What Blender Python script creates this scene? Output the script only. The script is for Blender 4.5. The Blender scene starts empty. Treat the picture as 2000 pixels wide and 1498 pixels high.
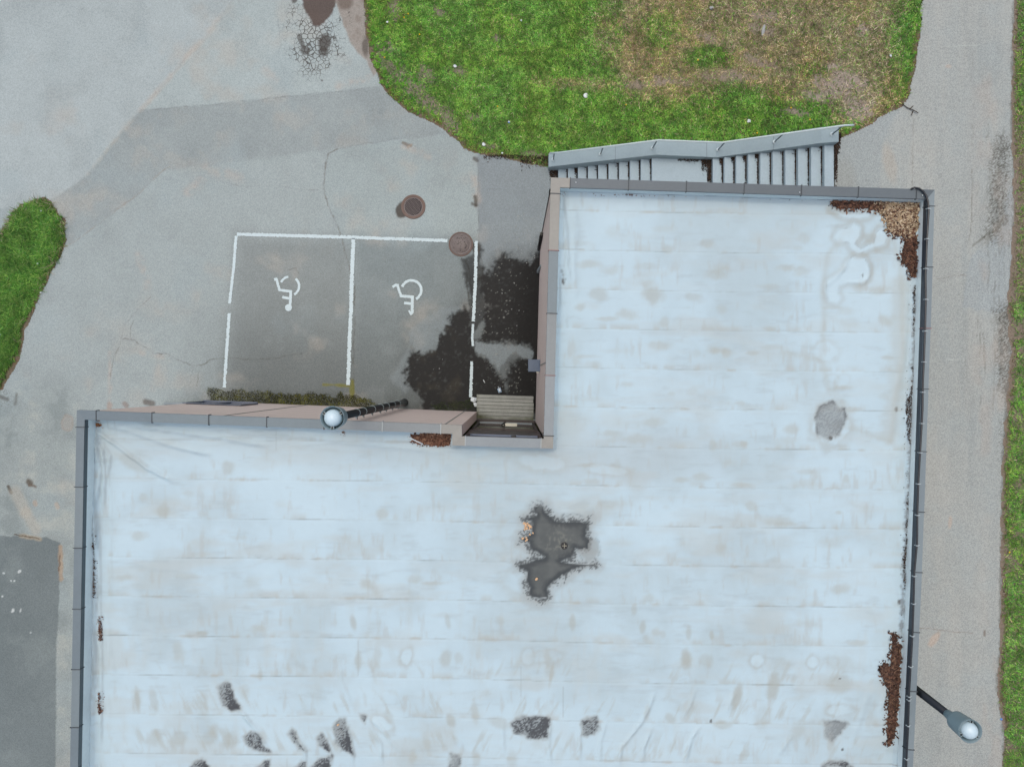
import bpy, math
import numpy as np
from mathutils import Vector, Matrix

# ------------------------------------------------------------------ camera, sky, sun, exposure
H = 20.7            # camera height over the lower yard (m)
F = 1333.0          # focal length in plan units (photo 2000 wide)
CX, CY = 1003.0, 740.0
sc = bpy.context.scene
cam_d = bpy.data.cameras.new('camera'); cam = bpy.data.objects.new('camera', cam_d)
sc.collection.objects.link(cam)
cam.location = (0, 0, H); cam.rotation_euler = (0, 0, 0)
cam_d.sensor_width = 36.0; cam_d.sensor_fit = 'HORIZONTAL'; cam_d.lens = F*36/2000
cam_d.shift_x = -3/2000; cam_d.shift_y = -9/2000
cam_d.clip_start = 0.1; cam_d.clip_end = 2000
sc.camera = cam
SUN_EL, SUN_AZ = math.radians(75), math.radians(-20)
w = bpy.data.worlds.new('World'); sc.world = w; w.use_nodes = True
wn = w.node_tree; wn.nodes.clear()
sky = wn.nodes.new('ShaderNodeTexSky'); sky.sky_type = 'NISHITA'; sky.sun_disc = False
sky.sun_elevation = SUN_EL; sky.sun_rotation = SUN_AZ
sky.air_density = 1.0; sky.dust_density = 6.0; sky.ozone_density = 1.0
bg = wn.nodes.new('ShaderNodeBackground'); bg.inputs['Strength'].default_value = 0.14
wo = wn.nodes.new('ShaderNodeOutputWorld')
wn.links.new(sky.outputs[0], bg.inputs[0]); wn.links.new(bg.outputs[0], wo.inputs[0])
sl = bpy.data.lights.new('sun', 'SUN'); sl.energy = 0.72; sl.angle = math.radians(80); sl.color = (1.0, 0.96, 0.90)
so = bpy.data.objects.new('sun', sl); sc.collection.objects.link(so)
# sky sun_rotation is measured from +Y clockwise
sd_ = Vector((math.sin(SUN_AZ)*math.cos(SUN_EL), math.cos(SUN_AZ)*math.cos(SUN_EL), math.sin(SUN_EL)))
so.rotation_euler = (-sd_).to_track_quat('-Z', 'Y').to_euler(); so.location = (0, 0, 40)
sc.view_settings.view_transform = 'Standard'; sc.view_settings.look = 'None'
sc.view_settings.exposure = 0.0; sc.view_settings.gamma = 1.0
ILL = np.array([1.00, 1.00, 1.00])   # light a white level surface shows under this sky (calibrated below)
ILL = np.array([1.19, 1.135, 1.17])

# ------------------------------------------------------------------ small helpers
rng = np.random.default_rng(7)
def lin(c):
    c = np.asarray(c, float)/255.0
    return np.where(c <= 0.04045, c/12.92, ((c+0.055)/1.055)**2.4)
def alb(c): return lin(c)/ILL
def sc_at(z): return F/(H-z)
def wp(px, py, z=0.0):
    s = sc_at(z); return ((px-CX)/s, (CY-py)/s)
def hgt(X):
    return np.interp(X, [1.15, 3.85, 5.55, 8.25], [0.0, 1.47, 1.52, 3.1])
def gp(px, py):
    z = 0.0
    for _ in range(12):
        X, Y = wp(px, py, z); z = float(hgt(X))
    return X, Y, z
_T = np.random.default_rng(3).random((256, 256))
def vn(x, y, s=0):
    x = x+s*17.31; y = y+s*9.77
    xi = np.floor(x).astype(np.int64); yi = np.floor(y).astype(np.int64)
    fx = x-xi; fy = y-yi; fx = fx*fx*(3-2*fx); fy = fy*fy*(3-2*fy)
    a = _T[xi & 255, yi & 255]; b = _T[(xi+1) & 255, yi & 255]
    c = _T[xi & 255, (yi+1) & 255]; d = _T[(xi+1) & 255, (yi+1) & 255]
    return (a*(1-fx)+b*fx)*(1-fy)+(c*(1-fx)+d*fx)*fy
def fbm(x, y, sc_, s=0, o=4):
    t = 0; a = 1; n = 0
    for i in range(o):
        t = t+a*(vn(x/sc_*2**i, y/sc_*2**i, s+i*3)-0.5); n += a; a *= 0.55
    return t/n*2      # about -1..1
def ss(a, b, x):
    t = np.clip((x-a)/(b-a), 0, 1); return t*t*(3-2*t)
def dpl(x, y, pts, closed=False):
    P = list(pts)+([pts[0]] if closed else [])
    d = np.full(x.shape, 1e9)
    for (ax, ay), (bx, by) in zip(P[:-1], P[1:]):
        vx, vy = bx-ax, by-ay; L = vx*vx+vy*vy+1e-9
        t = np.clip(((x-ax)*vx+(y-ay)*vy)/L, 0, 1)
        d = np.minimum(d, (x-ax-t*vx)**2+(y-ay-t*vy)**2)
    return np.sqrt(d)
def inside(x, y, P):
    r = np.zeros(x.shape, bool); n = len(P)
    for i in range(n):
        ax, ay = P[i]; bx, by = P[(i+1) % n]
        if ay == by: continue
        c = ((ay > y) != (by > y)) & (x < (bx-ax)*(y-ay)/(by-ay)+ax)
        r ^= c
    return r
def sdp(x, y, P):     # signed distance, positive inside
    return np.where(inside(x, y, P), 1, -1)*dpl(x, y, P, True)
def ell(x, y, cx, cy, rx, ry, ang=0.0):
    c, s = math.cos(ang), math.sin(ang)
    u = (x-cx)*c+(y-cy)*s; v = -(x-cx)*s+(y-cy)*c
    return np.sqrt((u/rx)**2+(v/ry)**2)
def mixc(C, c, m):
    c = np.asarray(c, float)
    return C*(1-m[..., None])+c*m[..., None]

# ------------------------------------------------------------------ objects
COL = sc.collection
def tag(o, label=None, cat=None, group=None, kind=None):
    if label: o['label'] = label
    if cat: o['category'] = cat
    if group: o['group'] = group
    if kind: o['kind'] = kind
    return o
def empty(name, loc=(0, 0, 0), rz=0.0):
    o = bpy.data.objects.new(name, None); COL.objects.link(o); o.location = loc; o.rotation_euler = (0, 0, rz)
    o.empty_display_size = 0.2
    return o
class MB:
    def __init__(s): s.v = []; s.f = []; s.sm = []
    def add(s, vs, fs, smooth=False):
        b = len(s.v); s.v += [tuple(v) for v in vs]; s.f += [tuple(i+b for i in f) for f in fs]; s.sm += [smooth]*len(fs)
        return s
    def hexa(s, b, t):     # 4 bottom points, 4 top points (ccw from above)
        return s.add(list(b)+list(t), [(3, 2, 1, 0), (4, 5, 6, 7), (0, 1, 5, 4), (1, 2, 6, 5), (2, 3, 7, 6), (3, 0, 4, 7)])
    def box(s, x0, x1, y0, y1, z0, z1):
        return s.hexa([(x0, y0, z0), (x1, y0, z0), (x1, y1, z0), (x0, y1, z0)], [(x0, y0, z1), (x1, y0, z1), (x1, y1, z1), (x0, y1, z1)])
    def obox(s, c, ax, l, w_, z0, z1):   # box centred c, along angle ax
        ca, sa = math.cos(ax), math.sin(ax)
        P = [(c[0]+ca*u-sa*v, c[1]+sa*u+ca*v) for u, v in ((-l/2, -w_/2), (l/2, -w_/2), (l/2, w_/2), (-l/2, w_/2))]
        return s.hexa([(x, y, z0) for x, y in P], [(x, y, z1) for x, y in P])
    def prism(s, P, z0, z1):
        n = len(P); vs = [(x, y, z0) for x, y in P]+[(x, y, z1) for x, y in P]
        fs = [tuple(reversed(range(n))), tuple(range(n, 2*n))]+[(i, (i+1) % n, n+(i+1) % n, n+i) for i in range(n)]
        return s.add(vs, fs)
    def tube(s, pts, r, n=10, caps=True):
        pts = [Vector(p) for p in pts]; rs = r if hasattr(r, '__len__') else [r]*len(pts)
        vs = []; up = None
        for i, p in enumerate(pts):
            t = (pts[min(i+1, len(pts)-1)]-pts[max(i-1, 0)]).normalized()
            if up is None: up = Vector((0, 0, 1)) if abs(t.z) < .9 else Vector((1, 0, 0))
            a = t.cross(up).normalized(); b = a.cross(t).normalized(); up = b
            for k in range(n):
                q = 2*math.pi*k/n; vs.append(p+a*math.cos(q)*rs[i]+b*math.sin(q)*rs[i])
        fs = []
        for i in range(len(pts)-1):
            for k in range(n): fs.append((i*n+k, i*n+(k+1) % n, (i+1)*n+(k+1) % n, (i+1)*n+k))
        s.add(vs, fs, True)
        if caps:
            s.add(vs[:n], [tuple(range(n))]); s.add(vs[-n:], [tuple(reversed(range(n)))])
        return s
    def lathe(s, prof, c=(0, 0, 0), n=40, smooth=True):   # prof: (r, z) list
        vs = []; m = len(prof)
        for r, z in prof:
            for k in range(n):
                q = 2*math.pi*k/n; vs.append((c[0]+r*math.cos(q), c[1]+r*math.sin(q), c[2]+z))
        fs = [(i*n+k, i*n+(k+1) % n, (i+1)*n+(k+1) % n, (i+1)*n+k) for i in range(m-1) for k in range(n)]
        return s.add(vs, fs, smooth)
    def build(s, name, mat=None, parent=None, bevel=0):
        me = bpy.data.meshes.new(name); me.from_pydata(s.v, [], s.f)
        me.polygons.foreach_set('use_smooth', s.sm); me.update()
        import bmesh
        bm = bmesh.new(); bm.from_mesh(me); bmesh.ops.remove_doubles(bm, verts=bm.verts, dist=1e-5)
        bmesh.ops.recalc_face_normals(bm, faces=bm.faces); bm.to_mesh(me); bm.free()
        o = bpy.data.objects.new(name, me); COL.objects.link(o)
        if mat: me.materials.append(mat)
        if parent: o.parent = parent
        if bevel:
            b = o.modifiers.new('bevel', 'BEVEL'); b.width = bevel; b.segments = 2; b.limit_method = 'ANGLE'
        return o

# ------------------------------------------------------------------ materials
def new_mat(name):
    m = bpy.data.materials.new(name); m.use_nodes = True; nt = m.node_tree; nt.nodes.clear()
    o = nt.nodes.new('ShaderNodeOutputMaterial'); b = nt.nodes.new('ShaderNodeBsdfPrincipled')
    nt.links.new(b.outputs[0], o.inputs[0]); return m, nt, b
def N(nt, t, **k):
    n = nt.nodes.new(t)
    for a, v in k.items():
        if a.startswith('i_'):
            key = a[2:]
            n.inputs[int(key) if key.isdigit() else key].default_value = v
        else: setattr(n, a, v)
    return n
def vary(nt, col_socket, scale, amt, detail=5.0, co=None):
    """multiply a colour by 1 +- amt of noise"""
    tx = N(nt, 'ShaderNodeTexNoise', i_Scale=scale, i_Detail=detail, i_Roughness=0.65)
    if co is None: co = N(nt, 'ShaderNodeTexCoord').outputs['Object']
    nt.links.new(co, tx.inputs['Vector'])
    mr = N(nt, 'ShaderNodeMapRange'); mr.inputs[1].default_value = .25; mr.inputs[2].default_value = .75
    mr.inputs[3].default_value = 1-amt; mr.inputs[4].default_value = 1+amt
    nt.links.new(tx.outputs[0], mr.inputs[0])
    mx = N(nt, 'ShaderNodeMix', data_type='RGBA', blend_type='MULTIPLY'); mx.inputs[0].default_value = 1
    nt.links.new(col_socket, mx.inputs[6]); nt.links.new(mr.outputs[0], mx.inputs[7])
    return mx.outputs[2]
def pmat(name, rgb, rough=.7, metal=0.0, var=((6, .08), (60, .08)), bump=0.0, bscale=80, spec=.5):
    m, nt, b = new_mat(name)
    c = N(nt, 'ShaderNodeRGB'); a = alb(rgb); c.outputs[0].default_value = (*a, 1); s = c.outputs[0]
    for sc_, am in var: s = vary(nt, s, sc_, am)
    nt.links.new(s, b.inputs['Base Color']); b.inputs['Roughness'].default_value = rough; b.inputs['Metallic'].default_value = metal
    b.inputs['Specular IOR Level'].default_value = spec
    if bump:
        tx = N(nt, 'ShaderNodeTexNoise', i_Scale=bscale, i_Detail=4.0); bp = N(nt, 'ShaderNodeBump', i_Strength=bump, i_Distance=.01)
        nt.links.new(N(nt, 'ShaderNodeTexCoord').outputs['Object'], tx.inputs['Vector'])
        nt.links.new(tx.outputs[0], bp.inputs['Height']); nt.links.new(bp.outputs[0], b.inputs['Normal'])
    return m
def attr_mat(name, rough=.8, grain=((90, .10), (14, .05)), speck=0.0, alig=False, wet=False, bump=0.0, spec=.5, bscale=120):
    m, nt, b = new_mat(name)
    at = N(nt, 'ShaderNodeAttribute', attribute_name='Col'); s = at.outputs['Color']
    co = N(nt, 'ShaderNodeTexCoord').outputs['Object']
    for sc_, am in grain: s = vary(nt, s, sc_, am, co=co)
    if speck:
        vo = N(nt, 'ShaderNodeTexVoronoi', i_Scale=62.0); nt.links.new(co, vo.inputs['Vector'])
        sp = N(nt, 'ShaderNodeSeparateColor'); nt.links.new(vo.outputs['Color'], sp.inputs[0])
        mr = N(nt, 'ShaderNodeMapRange'); mr.inputs[3].default_value = 1-speck; mr.inputs[4].default_value = 1+speck
        nt.links.new(sp.outputs[0], mr.inputs[0])
        mx = N(nt, 'ShaderNodeMix', data_type='RGBA', blend_type='MULTIPLY'); mx.inputs[0].default_value = 1
        nt.links.new(s, mx.inputs[6]); nt.links.new(mr.outputs[0], mx.inputs[7]); s = mx.outputs[2]
    if alig:
        aa = N(nt, 'ShaderNodeAttribute', attribute_name='alig')
        nz = N(nt, 'ShaderNodeTexNoise', i_Scale=6.0, i_Detail=3.0); nt.links.new(co, nz.inputs['Vector'])
        mv = N(nt, 'ShaderNodeMix', data_type='VECTOR'); mv.inputs[0].default_value = .09
        nt.links.new(co, mv.inputs[4]); nt.links.new(nz.outputs['Color'], mv.inputs[5])
        vo = N(nt, 'ShaderNodeTexVoronoi', feature='DISTANCE_TO_EDGE', i_Scale=8.5); nt.links.new(mv.outputs[1], vo.inputs['Vector'])
        # crack width grows with the damage attribute
        sub = N(nt, 'ShaderNodeMath', operation='MULTIPLY'); sub.inputs[1].default_value = .12; nt.links.new(aa.outputs['Fac'], sub.inputs[0])
        dv = N(nt, 'ShaderNodeMath', operation='SUBTRACT'); nt.links.new(sub.outputs[0], dv.inputs[0]); nt.links.new(vo.outputs['Distance'], dv.inputs[1])
        mr = N(nt, 'ShaderNodeMapRange'); mr.inputs[1].default_value = 0.0; mr.inputs[2].default_value = .03; mr.inputs[4].default_value = .8
        nt.links.new(dv.outputs[0], mr.inputs[0])
        mx = N(nt, 'ShaderNodeMix', data_type='RGBA'); mx.inputs[7].default_value = (*alb((72, 66, 62)), 1)
        nt.links.new(mr.outputs[0], mx.inputs[0]); nt.links.new(s, mx.inputs[6]); s = mx.outputs[2]
    nt.links.new(s, b.inputs['Base Color']); b.inputs['Roughness'].default_value = rough
    b.inputs['Specular IOR Level'].default_value = spec
    if wet:
        aw = N(nt, 'ShaderNodeAttribute', attribute_name='wet')
        mr = N(nt, 'ShaderNodeMapRange'); mr.inputs[3].default_value = rough; mr.inputs[4].default_value = .18
        nt.links.new(aw.outputs['Fac'], mr.inputs[0]); nt.links.new(mr.outputs[0], b.inputs['Roughness'])
    if bump:
        tx = N(nt, 'ShaderNodeTexNoise', i_Scale=float(bscale), i_Detail=4.0); bp = N(nt, 'ShaderNodeBump', i_Strength=bump, i_Distance=.01)
        nt.links.new(co, tx.inputs['Vector']); nt.links.new(tx.outputs[0], bp.inputs['Height']); nt.links.new(bp.outputs[0], b.inputs['Normal'])
    return m

def np_mesh(name, V, Fc, Col=None, attrs=None, mat=None, smooth=True, parent=None):
    """V (n,3), Fc (m,k) index array"""
    me = bpy.data.meshes.new(name); n, (m, k) = len(V), Fc.shape
    me.vertices.add(n); me.vertices.foreach_set('co', np.ascontiguousarray(V, np.float32).ravel())
    me.loops.add(m*k); me.loops.foreach_set('vertex_index', np.ascontiguousarray(Fc, np.int32).ravel())
    me.polygons.add(m); me.polygons.foreach_set('loop_start', np.arange(0, m*k, k, dtype=np.int32))
    me.polygons.foreach_set('use_smooth', np.full(m, smooth))
    me.update(calc_edges=True)
    if Col is not None:
        a = me.attributes.new('Col', 'FLOAT_COLOR', 'POINT')
        a.data.foreach_set('color', np.concatenate([Col, np.ones((n, 1))], 1).astype(np.float32).ravel())
    for key, val in (attrs or {}).items():
        a = me.attributes.new(key, 'FLOAT', 'POINT'); a.data.foreach_set('value', val.astype(np.float32).ravel())
    me.validate()
    if mat: me.materials.append(mat)
    o = bpy.data.objects.new(name, me); COL.objects.link(o)
    if parent: o.parent = parent
    return o
def sheet(name, xs, ys, keep, zf, colf, mat, parent=None):
    X, Y = np.meshgrid(xs, ys, indexing='ij'); nx, ny = X.shape
    K = keep(X, Y)
    idx = np.arange(nx*ny).reshape(nx, ny)
    q = K[:-1, :-1] & K[1:, :-1] & K[1:, 1:] & K[:-1, 1:]
    Fc = np.stack([idx[:-1, :-1][q], idx[1:, :-1][q], idx[1:, 1:][q], idx[:-1, 1:][q]], 1)
    used = np.unique(Fc); rm = np.full(nx*ny, -1); rm[used] = np.arange(len(used)); Fc = rm[Fc]
    x = X.ravel()[used]; y = Y.ravel()[used]
    z = zf(x, y); C, at = colf(x, y)
    return np_mesh(name, np.stack([x, y, z], 1), Fc, np.clip(C, 0, 1), at, mat, True, parent)

# ------------------------------------------------------------------ plan outlines (photo plan units)
PARX = 6.4                                # parapet top
ROOFZ = 5.98
def op(px, py): return wp(px, py, PARX)   # point of the outer parapet edge
OUT = [op(150, 801), op(902, 830), op(902, 852), op(1062, 857), op(1076, 347), op(1825.6, 371),
       op(1817.7, 640), op(1799, 1155), op(1783, 1498)]
e1 = OUT[-1]; OUT.append((e1[0]-.12, -11.6)); OUT.append((-9.34, -11.6)); OUT.append(op(137, 1498))
LAWN = [(712, -60), (712, 10), (716, 60), (724, 110), (742, 158), (762, 190), (800, 220), (858, 243), (885, 268), (908, 291), (932, 299),
        (990, 309), (1030, 318), (1070, 326), (1072, 306), (1285, 276), (1400, 281), (1633, 254), (1634, 272), (1660, 262), (1705, 240),
        (1762, 205), (1776, 185), (1789, 110), (1797, 60), (1803, -60)]
ISLE = [(-60, 500), (0, 458), (28, 412), (48, 398), (85, 388), (100, 394), (112, 415), (125, 428), (128, 470), (118, 500), (100, 530), (84, 565),
        (72, 590), (58, 625), (48, 650), (42, 690), (22, 725), (4, 760), (-60, 800)]
PATH = [(1803, -60), (1797, 60), (1789, 110), (1776, 185), (1762, 205), (1705, 240), (1660, 262), (1634, 272), (1629, 300), (1629, 760),
        (1560, 1620), (1962, 1620), (1960, 1420), (1948, 1340), (1956, 1240), (1955, 1160), (1956, 1050), (1958, 940), (1963, 830), (1970, 760),
        (1975, 690), (1968, 600), (1974, 540), (1980, 430), (1981, 340), (1976, 250), (1978, 120), (1982, 0), (1984, -60)]
DARKP = [(-80, 1043), (90, 1049), (118, 1060), (116, 1160), (110, 1260), (107, 1700), (-80, 1700)]

# ------------------------------------------------------------------ ground, yard, path
m_ground = attr_mat('soil_and_grass', .95, ((9, .25), (60, .3)), bump=.5)
m_soil = attr_mat('bare_soil', .95, ((30, .22), (110, .25)), speck=.22, bump=.6)
m_asph = attr_mat('old_asphalt', .85, ((60, .06), (16, .04)), speck=.17, alig=True, wet=True, bump=.25, spec=.22)
m_path = attr_mat('path_asphalt', .88, ((60, .06), (20, .04)), speck=.20, alig=True, wet=True, bump=.3)

far = np.array([24, 30, 40, 60, 90, 140, 220, 400.])
gx = np.concatenate([-far[::-1], np.arange(-18, 18.01, .5), far]); gy = gx.copy()
gx = np.unique(np.concatenate([gx, [1.15, 3.85, 5.55, 8.25]]))
def ground_col(x, y):
    n = fbm(x, y, 3, 5); C = np.ones((len(x), 3))*alb((96, 104, 62)); C = mixc(C, alb((120, 112, 90)), ss(-.1, .5, n)); return C, {}
tag(sheet('ground', gx, gy, lambda X, Y: np.ones(X.shape, bool), lambda x, y: hgt(x)-.06-.45*((x > 1.1) & (x < 8.3) & (y < 6.2) & (y > 3.9)), ground_col, m_ground), kind='structure')

def px0(x, y, z=0.0):
    s = sc_at(z); return CX+x*s, CY-y*s

C_A = (175, 184, 187); C_B = (172, 182, 184); C_C = (156, 164, 166); C_D = (164, 173, 175); C_E = (163, 173, 175); C_G = (142, 150, 155)
CRACKS = [  # points, width, strength, colour
    ([(660, 290), (641, 300), (635, 320), (633, 370), (640, 400), (652, 425), (664, 452), (675, 495), (688, 538)], 1.1, .75, (108, 100, 94)),
    ([(692, 560), (692, 640), (690, 700), (690, 775)], 1.3, .75, (88, 84, 74)),
    ([(240, 662), (262, 664), (300, 690), (330, 692), (352, 705), (378, 716), (395, 712), (410, 702), (450, 700), (500, 704), (545, 698), (590, 690)], .9, .75, (95, 92, 86)),
    ([(295, 580), (272, 600), (258, 618), (243, 633), (237, 660), (232, 680), (222, 700), (216, 735)], .8, .6, (120, 117, 112)),
    ([(262, 625), (254, 640), (255, 662)], .8, .6, (110, 107, 102)),
    ([(330, 326), (318, 333), (295, 355), (268, 382), (235, 405), (200, 432), (160, 462), (128, 482)], 1.2, .55, (150, 140, 130)),
    ([(275, 216), (340, 212), (400, 206), (500, 196), (560, 189), (650, 180), (738, 171)], .9, .6, (120, 122, 122)),
    ([(872, 263), (790, 270), (700, 283), (662, 290)], .8, .45, (125, 128, 130)),
    ([(932, 298), (934, 360), (935, 460), (942, 540), (948, 620)], 1.0, .55, (118, 120, 122)),
    ([(560, 366), (590, 372), (620, 370)], .7, .5, (120, 116, 112)), ([(440, 358), (480, 366), (530, 362), (560, 366)], .7, .35, (120, 116, 112)),
    ([(563, 528), (577, 524), (583, 533), (585, 538)], .8, .7, (98, 92, 88)),
    ([(902, 505), (912, 545), (918, 600), (923, 640)], 1.4, .8, (70, 66, 58)), ([(910, 510), (918, 540), (922, 570)], 1.2, .8, (70, 66, 58)),
    ([(938, 500), (945, 545), (952, 600)], 1.4, .7, (70, 66, 58)),
    ([(384, 760), (386, 742), (388, 725)], .8, .6, (90, 90, 86)),
    ([(600, 130), (640, 185), (680, 200)], .6, .25, (120, 120, 120)), ([(540, 30), (548, 60), (545, 110), (556, 150)], .8, .35, (110, 110, 110)),
    ([(953, 370), (975, 371)], .7, .5, (115, 118, 120)), ([(1064, 376), (1058, 383)], .9, .5, (110, 113, 116)), ([(975, 355), (978, 348)], .9, .5, (105, 108, 110)),
]
STAIN = [[(792, 715), (800, 690), (828, 700), (850, 683), (868, 640), (890, 612), (905, 596), (922, 640), (934, 690), (952, 700), (985, 745),
          (1010, 790), (930, 815), (830, 800), (812, 770), (790, 748)],
         [(930, 545), (965, 522), (985, 502), (1010, 506), (1030, 520), (1062, 480), (1080, 800), (1010, 800), (985, 745), (1010, 720), (1040, 690), (1035, 672), (960, 672), (935, 668), (945, 600)],
         [(1010, 700), (1060, 690), (1060, 800), (980, 800), (985, 740)]]
def yard_col(x, y):
    u, v = px0(x, y)
    wx = u+6*fbm(u, v, 40, 1); wy = v+6*fbm(u, v, 40, 2)
    jx = u+2.2*fbm(u, v, 9, 11); jy = v+2.2*fbm(u, v, 9, 12)
    n1 = fbm(u, v, 160, 20); n2 = fbm(u, v, 45, 21); n3 = fbm(u, v, 12, 22)
    C = np.ones((len(x), 3))*alb(C_D)
    A = [(455, -60), (455, 0), (400, 75), (365, 110), (325, 160), (275, 215), (215, 285), (170, 345), (105, 388), (60, 400), (-80, 420), (-80, -60)]
    B = [(455, -60), (455, 0), (400, 75), (325, 160), (275, 216), (400, 206), (560, 189), (738, 171), (756, 150), (700, 80), (716, -60)]
    Cc = [(275, 216), (400, 206), (560, 189), (738, 171), (765, 185), (872, 263), (790, 270), (660, 290), (600, 297), (400, 325), (320, 333), (268, 382), (200, 432), (125, 484), (60, 440), (105, 388), (170, 345), (215, 285)]
    E = [(660, 290), (637, 305), (633, 370), (652, 425), (688, 538), (690, 560), (935, 560), (932, 299), (900, 250), (872, 263)]
    E2 = [(692, 462), (690, 560), (690, 830), (940, 830), (940, 462)]
    G = [(932, 290), (1100, 320), (1100, 900), (948, 900), (948, 620), (942, 540), (935, 460)]
    S1 = [(460, 460), (690, 466), (690, 830), (400, 830), (440, 760)]
    def put(P, c, e=1.5, a=1.0):
        nonlocal C
        C = mixc(C, alb(c), a*ss(-e, e, sdp(jx, jy, P)))
    put(A, C_A); put(B, C_B); put(Cc, C_C, 4.5, .92); C = mixc(C, alb((174, 170, 164)), .3*ss(0, .5, fbm(u, v, 42, 37)+.3*n3)*ss(-4, 4, sdp(jx, jy, Cc))); C = mixc(C, alb((142, 150, 153)), .35*ss(0, .5, fbm(u, v, 60, 38))*ss(-4, 4, sdp(jx, jy, Cc))); put(E, C_E, 1.2)
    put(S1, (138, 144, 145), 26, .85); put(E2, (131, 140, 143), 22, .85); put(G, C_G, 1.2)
    # wet staining with shade painted in, broadly darker toward the walls of the sunken yard
    damp_shade = ss(300, 20, dpl(u, v, [(430, 800), (930, 805), (1048, 815), (1052, 560)]))*ss(330, 520, u)*ss(430, 640, v)
    C = mixc(C, alb((104, 109, 110)), .72*damp_shade)
    damp_shade2 = ss(55, 0, dpl(wx, wy, [(330, 800), (930, 806)]))*ss(300, 420, u)
    C = mixc(C, alb((84, 88, 86)), .7*damp_shade2)
    # lower left: mottled
    LL = ss(700, 800, v+20*n2)*ss(180, 120, u)
    C = mixc(C, alb((150, 158, 158)), .6*LL); C = mixc(C, alb((178, 180, 175)), .5*LL*ss(.1, .5, n2)); C = mixc(C, alb((128, 138, 140)), .45*LL*ss(.0, .5, -n2-.2*n3))
    # tan dusty tints
    dust = ss(.12, .6, fbm(u, v, 70, 33))*ss(-.2, .3, n1+.3)
    C = mixc(C, alb((180, 173, 165)), .42*dust); C = mixc(C, alb((146, 153, 155)), .24*ss(.0, .55, fbm(u, v, 55, 36)))
    bl = ss(.1, .6, fbm(u, v, 90, 35)); C = mixc(C, alb((160, 174, 180)), .3*bl*(1-damp_shade))
    # peach fringe along the old joint
    d = dpl(jx, jy, [(455, 0), (400, 75), (365, 110), (325, 160), (275, 215)]); C = mixc(C, alb((188, 176, 166)), .5*ss(9, 1, d)*ss(-.5, .3, n2)*ss(0, 60, v))
    d = dpl(jx, jy, [(275, 215), (240, 255), (215, 285), (170, 345)]); C = mixc(C, alb((185, 180, 170)), .35*ss(7, 1, d)*ss(-.3, .5, n3))
    for (a, b, r, q) in [((925, 340), (933, 400), 14, .5), ((790, 285), (838, 305), 12, .35), ((395, 352), (370, 375), 16, .4), ((270, 500), (290, 560), 14, .35), ((215, 690), (216, 800), 7, .35),
                         ((275, 690), (330, 700), 10, .35), ((400, 330), (470, 350), 18, .3), ((720, 155), (660, 165), 12, .4), ((520, 140), (540, 160), 14, .3), ((300, 760), (310, 720), 10, .25)]:
        C = mixc(C, alb((190, 172, 160)), q*ss(r, 0, dpl(wx, wy, [a, b]))*ss(-.6, .4, n3))
    # dark newer patch lower left
    md = ss(-1.2, 1.2, sdp(jx, jy, DARKP)); C = mixc(C, alb((122, 131, 134)), md)
    C = mixc(C, alb((108, 117, 120)), md*.5*ss(-.1, .5, n1)); C = mixc(C, alb((136, 145, 146)), md*.4*ss(0, .5, n2))
    for (a, b, r, c, q) in [((118, 1068), (119, 1130), 5, (170, 150, 130), .8), ((40, 1046), (78, 1052), 5, (168, 158, 142), .8), ((28, 1044), (76, 1051), 1.4, (95, 82, 70), .9), ((117, 1085), (115, 1115), 1.5, (110, 90, 76), .8),
                            ((55, 940), (60, 944), 6, (96, 88, 80), .9), ((58, 946), (70, 950), 3, (110, 98, 88), .8), ((16, 950), (22, 962), 3.5, (92, 85, 78), .9), ((68, 981), (70, 984), 5, (178, 158, 142), .6),
                            ((30, 960), (50, 1000), 14, (182, 176, 166), .5), ((50, 1000), (70, 1035), 12, (180, 174, 164), .5), ((110, 985), (112, 990), 5, (182, 165, 150), .6),
                            ((0, 775), (14, 780), 5, (84, 80, 76), .6), ((30, 790), (32, 770), 3, (90, 88, 84), .5), ((285, 785), (298, 788), 7, (104, 97, 92), .8), ((243, 788), (247, 793), 5, (140, 120, 112), .6), ((215, 790), (214, 798), 6, (165, 148, 138), .6),
                            ((928, 385), (931, 402), 4, (82, 76, 70), .8), ((922, 398), (930, 402), 3.5, (82, 76, 70), .7), ((928, 310), (932, 314), 4.5, (92, 88, 84), .8), ((787, 280), (803, 286), 3, (120, 106, 94), .7),
                            ((797, 288), (804, 284), 3, (165, 150, 136), .6), ((628, 158), (629, 159), 1.5, (70, 60, 55), .8)]:
        C = mixc(C, alb(c), q*ss(r*1.3, r*.4, dpl(jx, jy, [a, b])))
    ring = np.abs(ell(jx, jy, 132, 826, 11, 14)-1); C = mixc(C, alb((165, 152, 142)), .5*ss(.35, .05, ring)); C = mixc(C, alb((172, 165, 158)), .45*ss(1, .7, ell(jx, jy, 132, 826, 11, 14)))
    for (cx, cy) in [(7, 1119), (38, 1116), (25, 1192), (40, 1191), (4, 1165), (21, 1134), (60, 1235), (28, 1134)]:
        C = mixc(C, alb((205, 210, 212)), .85*ss(1.1, .8, ell(jx, jy, cx, cy, 3.2 if cx in (7, 38, 25) else 1.6, 4.2 if cx in (38, 25, 40) else 1.8, .4)))
    # cracks
    for P, wd, st, c in CRACKS:
        d = dpl(u+3*fbm(u, v, 14, 41)+1.6*fbm(u, v, 5, 43), v+3*fbm(u, v, 14, 42)+1.6*fbm(u, v, 5, 44), P)
        C = mixc(C, alb(c), .9*st*np.exp(-(d/wd)**2)*(.25+.9*ss(-.4, .4, n3)))
    # wet, black algae stain beside the walls
    ns = .6*fbm(u, v, 26, 51)+.55*fbm(u, v, 7, 52)
    st = np.zeros(len(x))
    for P in STAIN:
        st = np.maximum(st, ss(-7, 8, sdp(u, v, P)+20*ns+6*fbm(u, v, 4, 59)))
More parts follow.
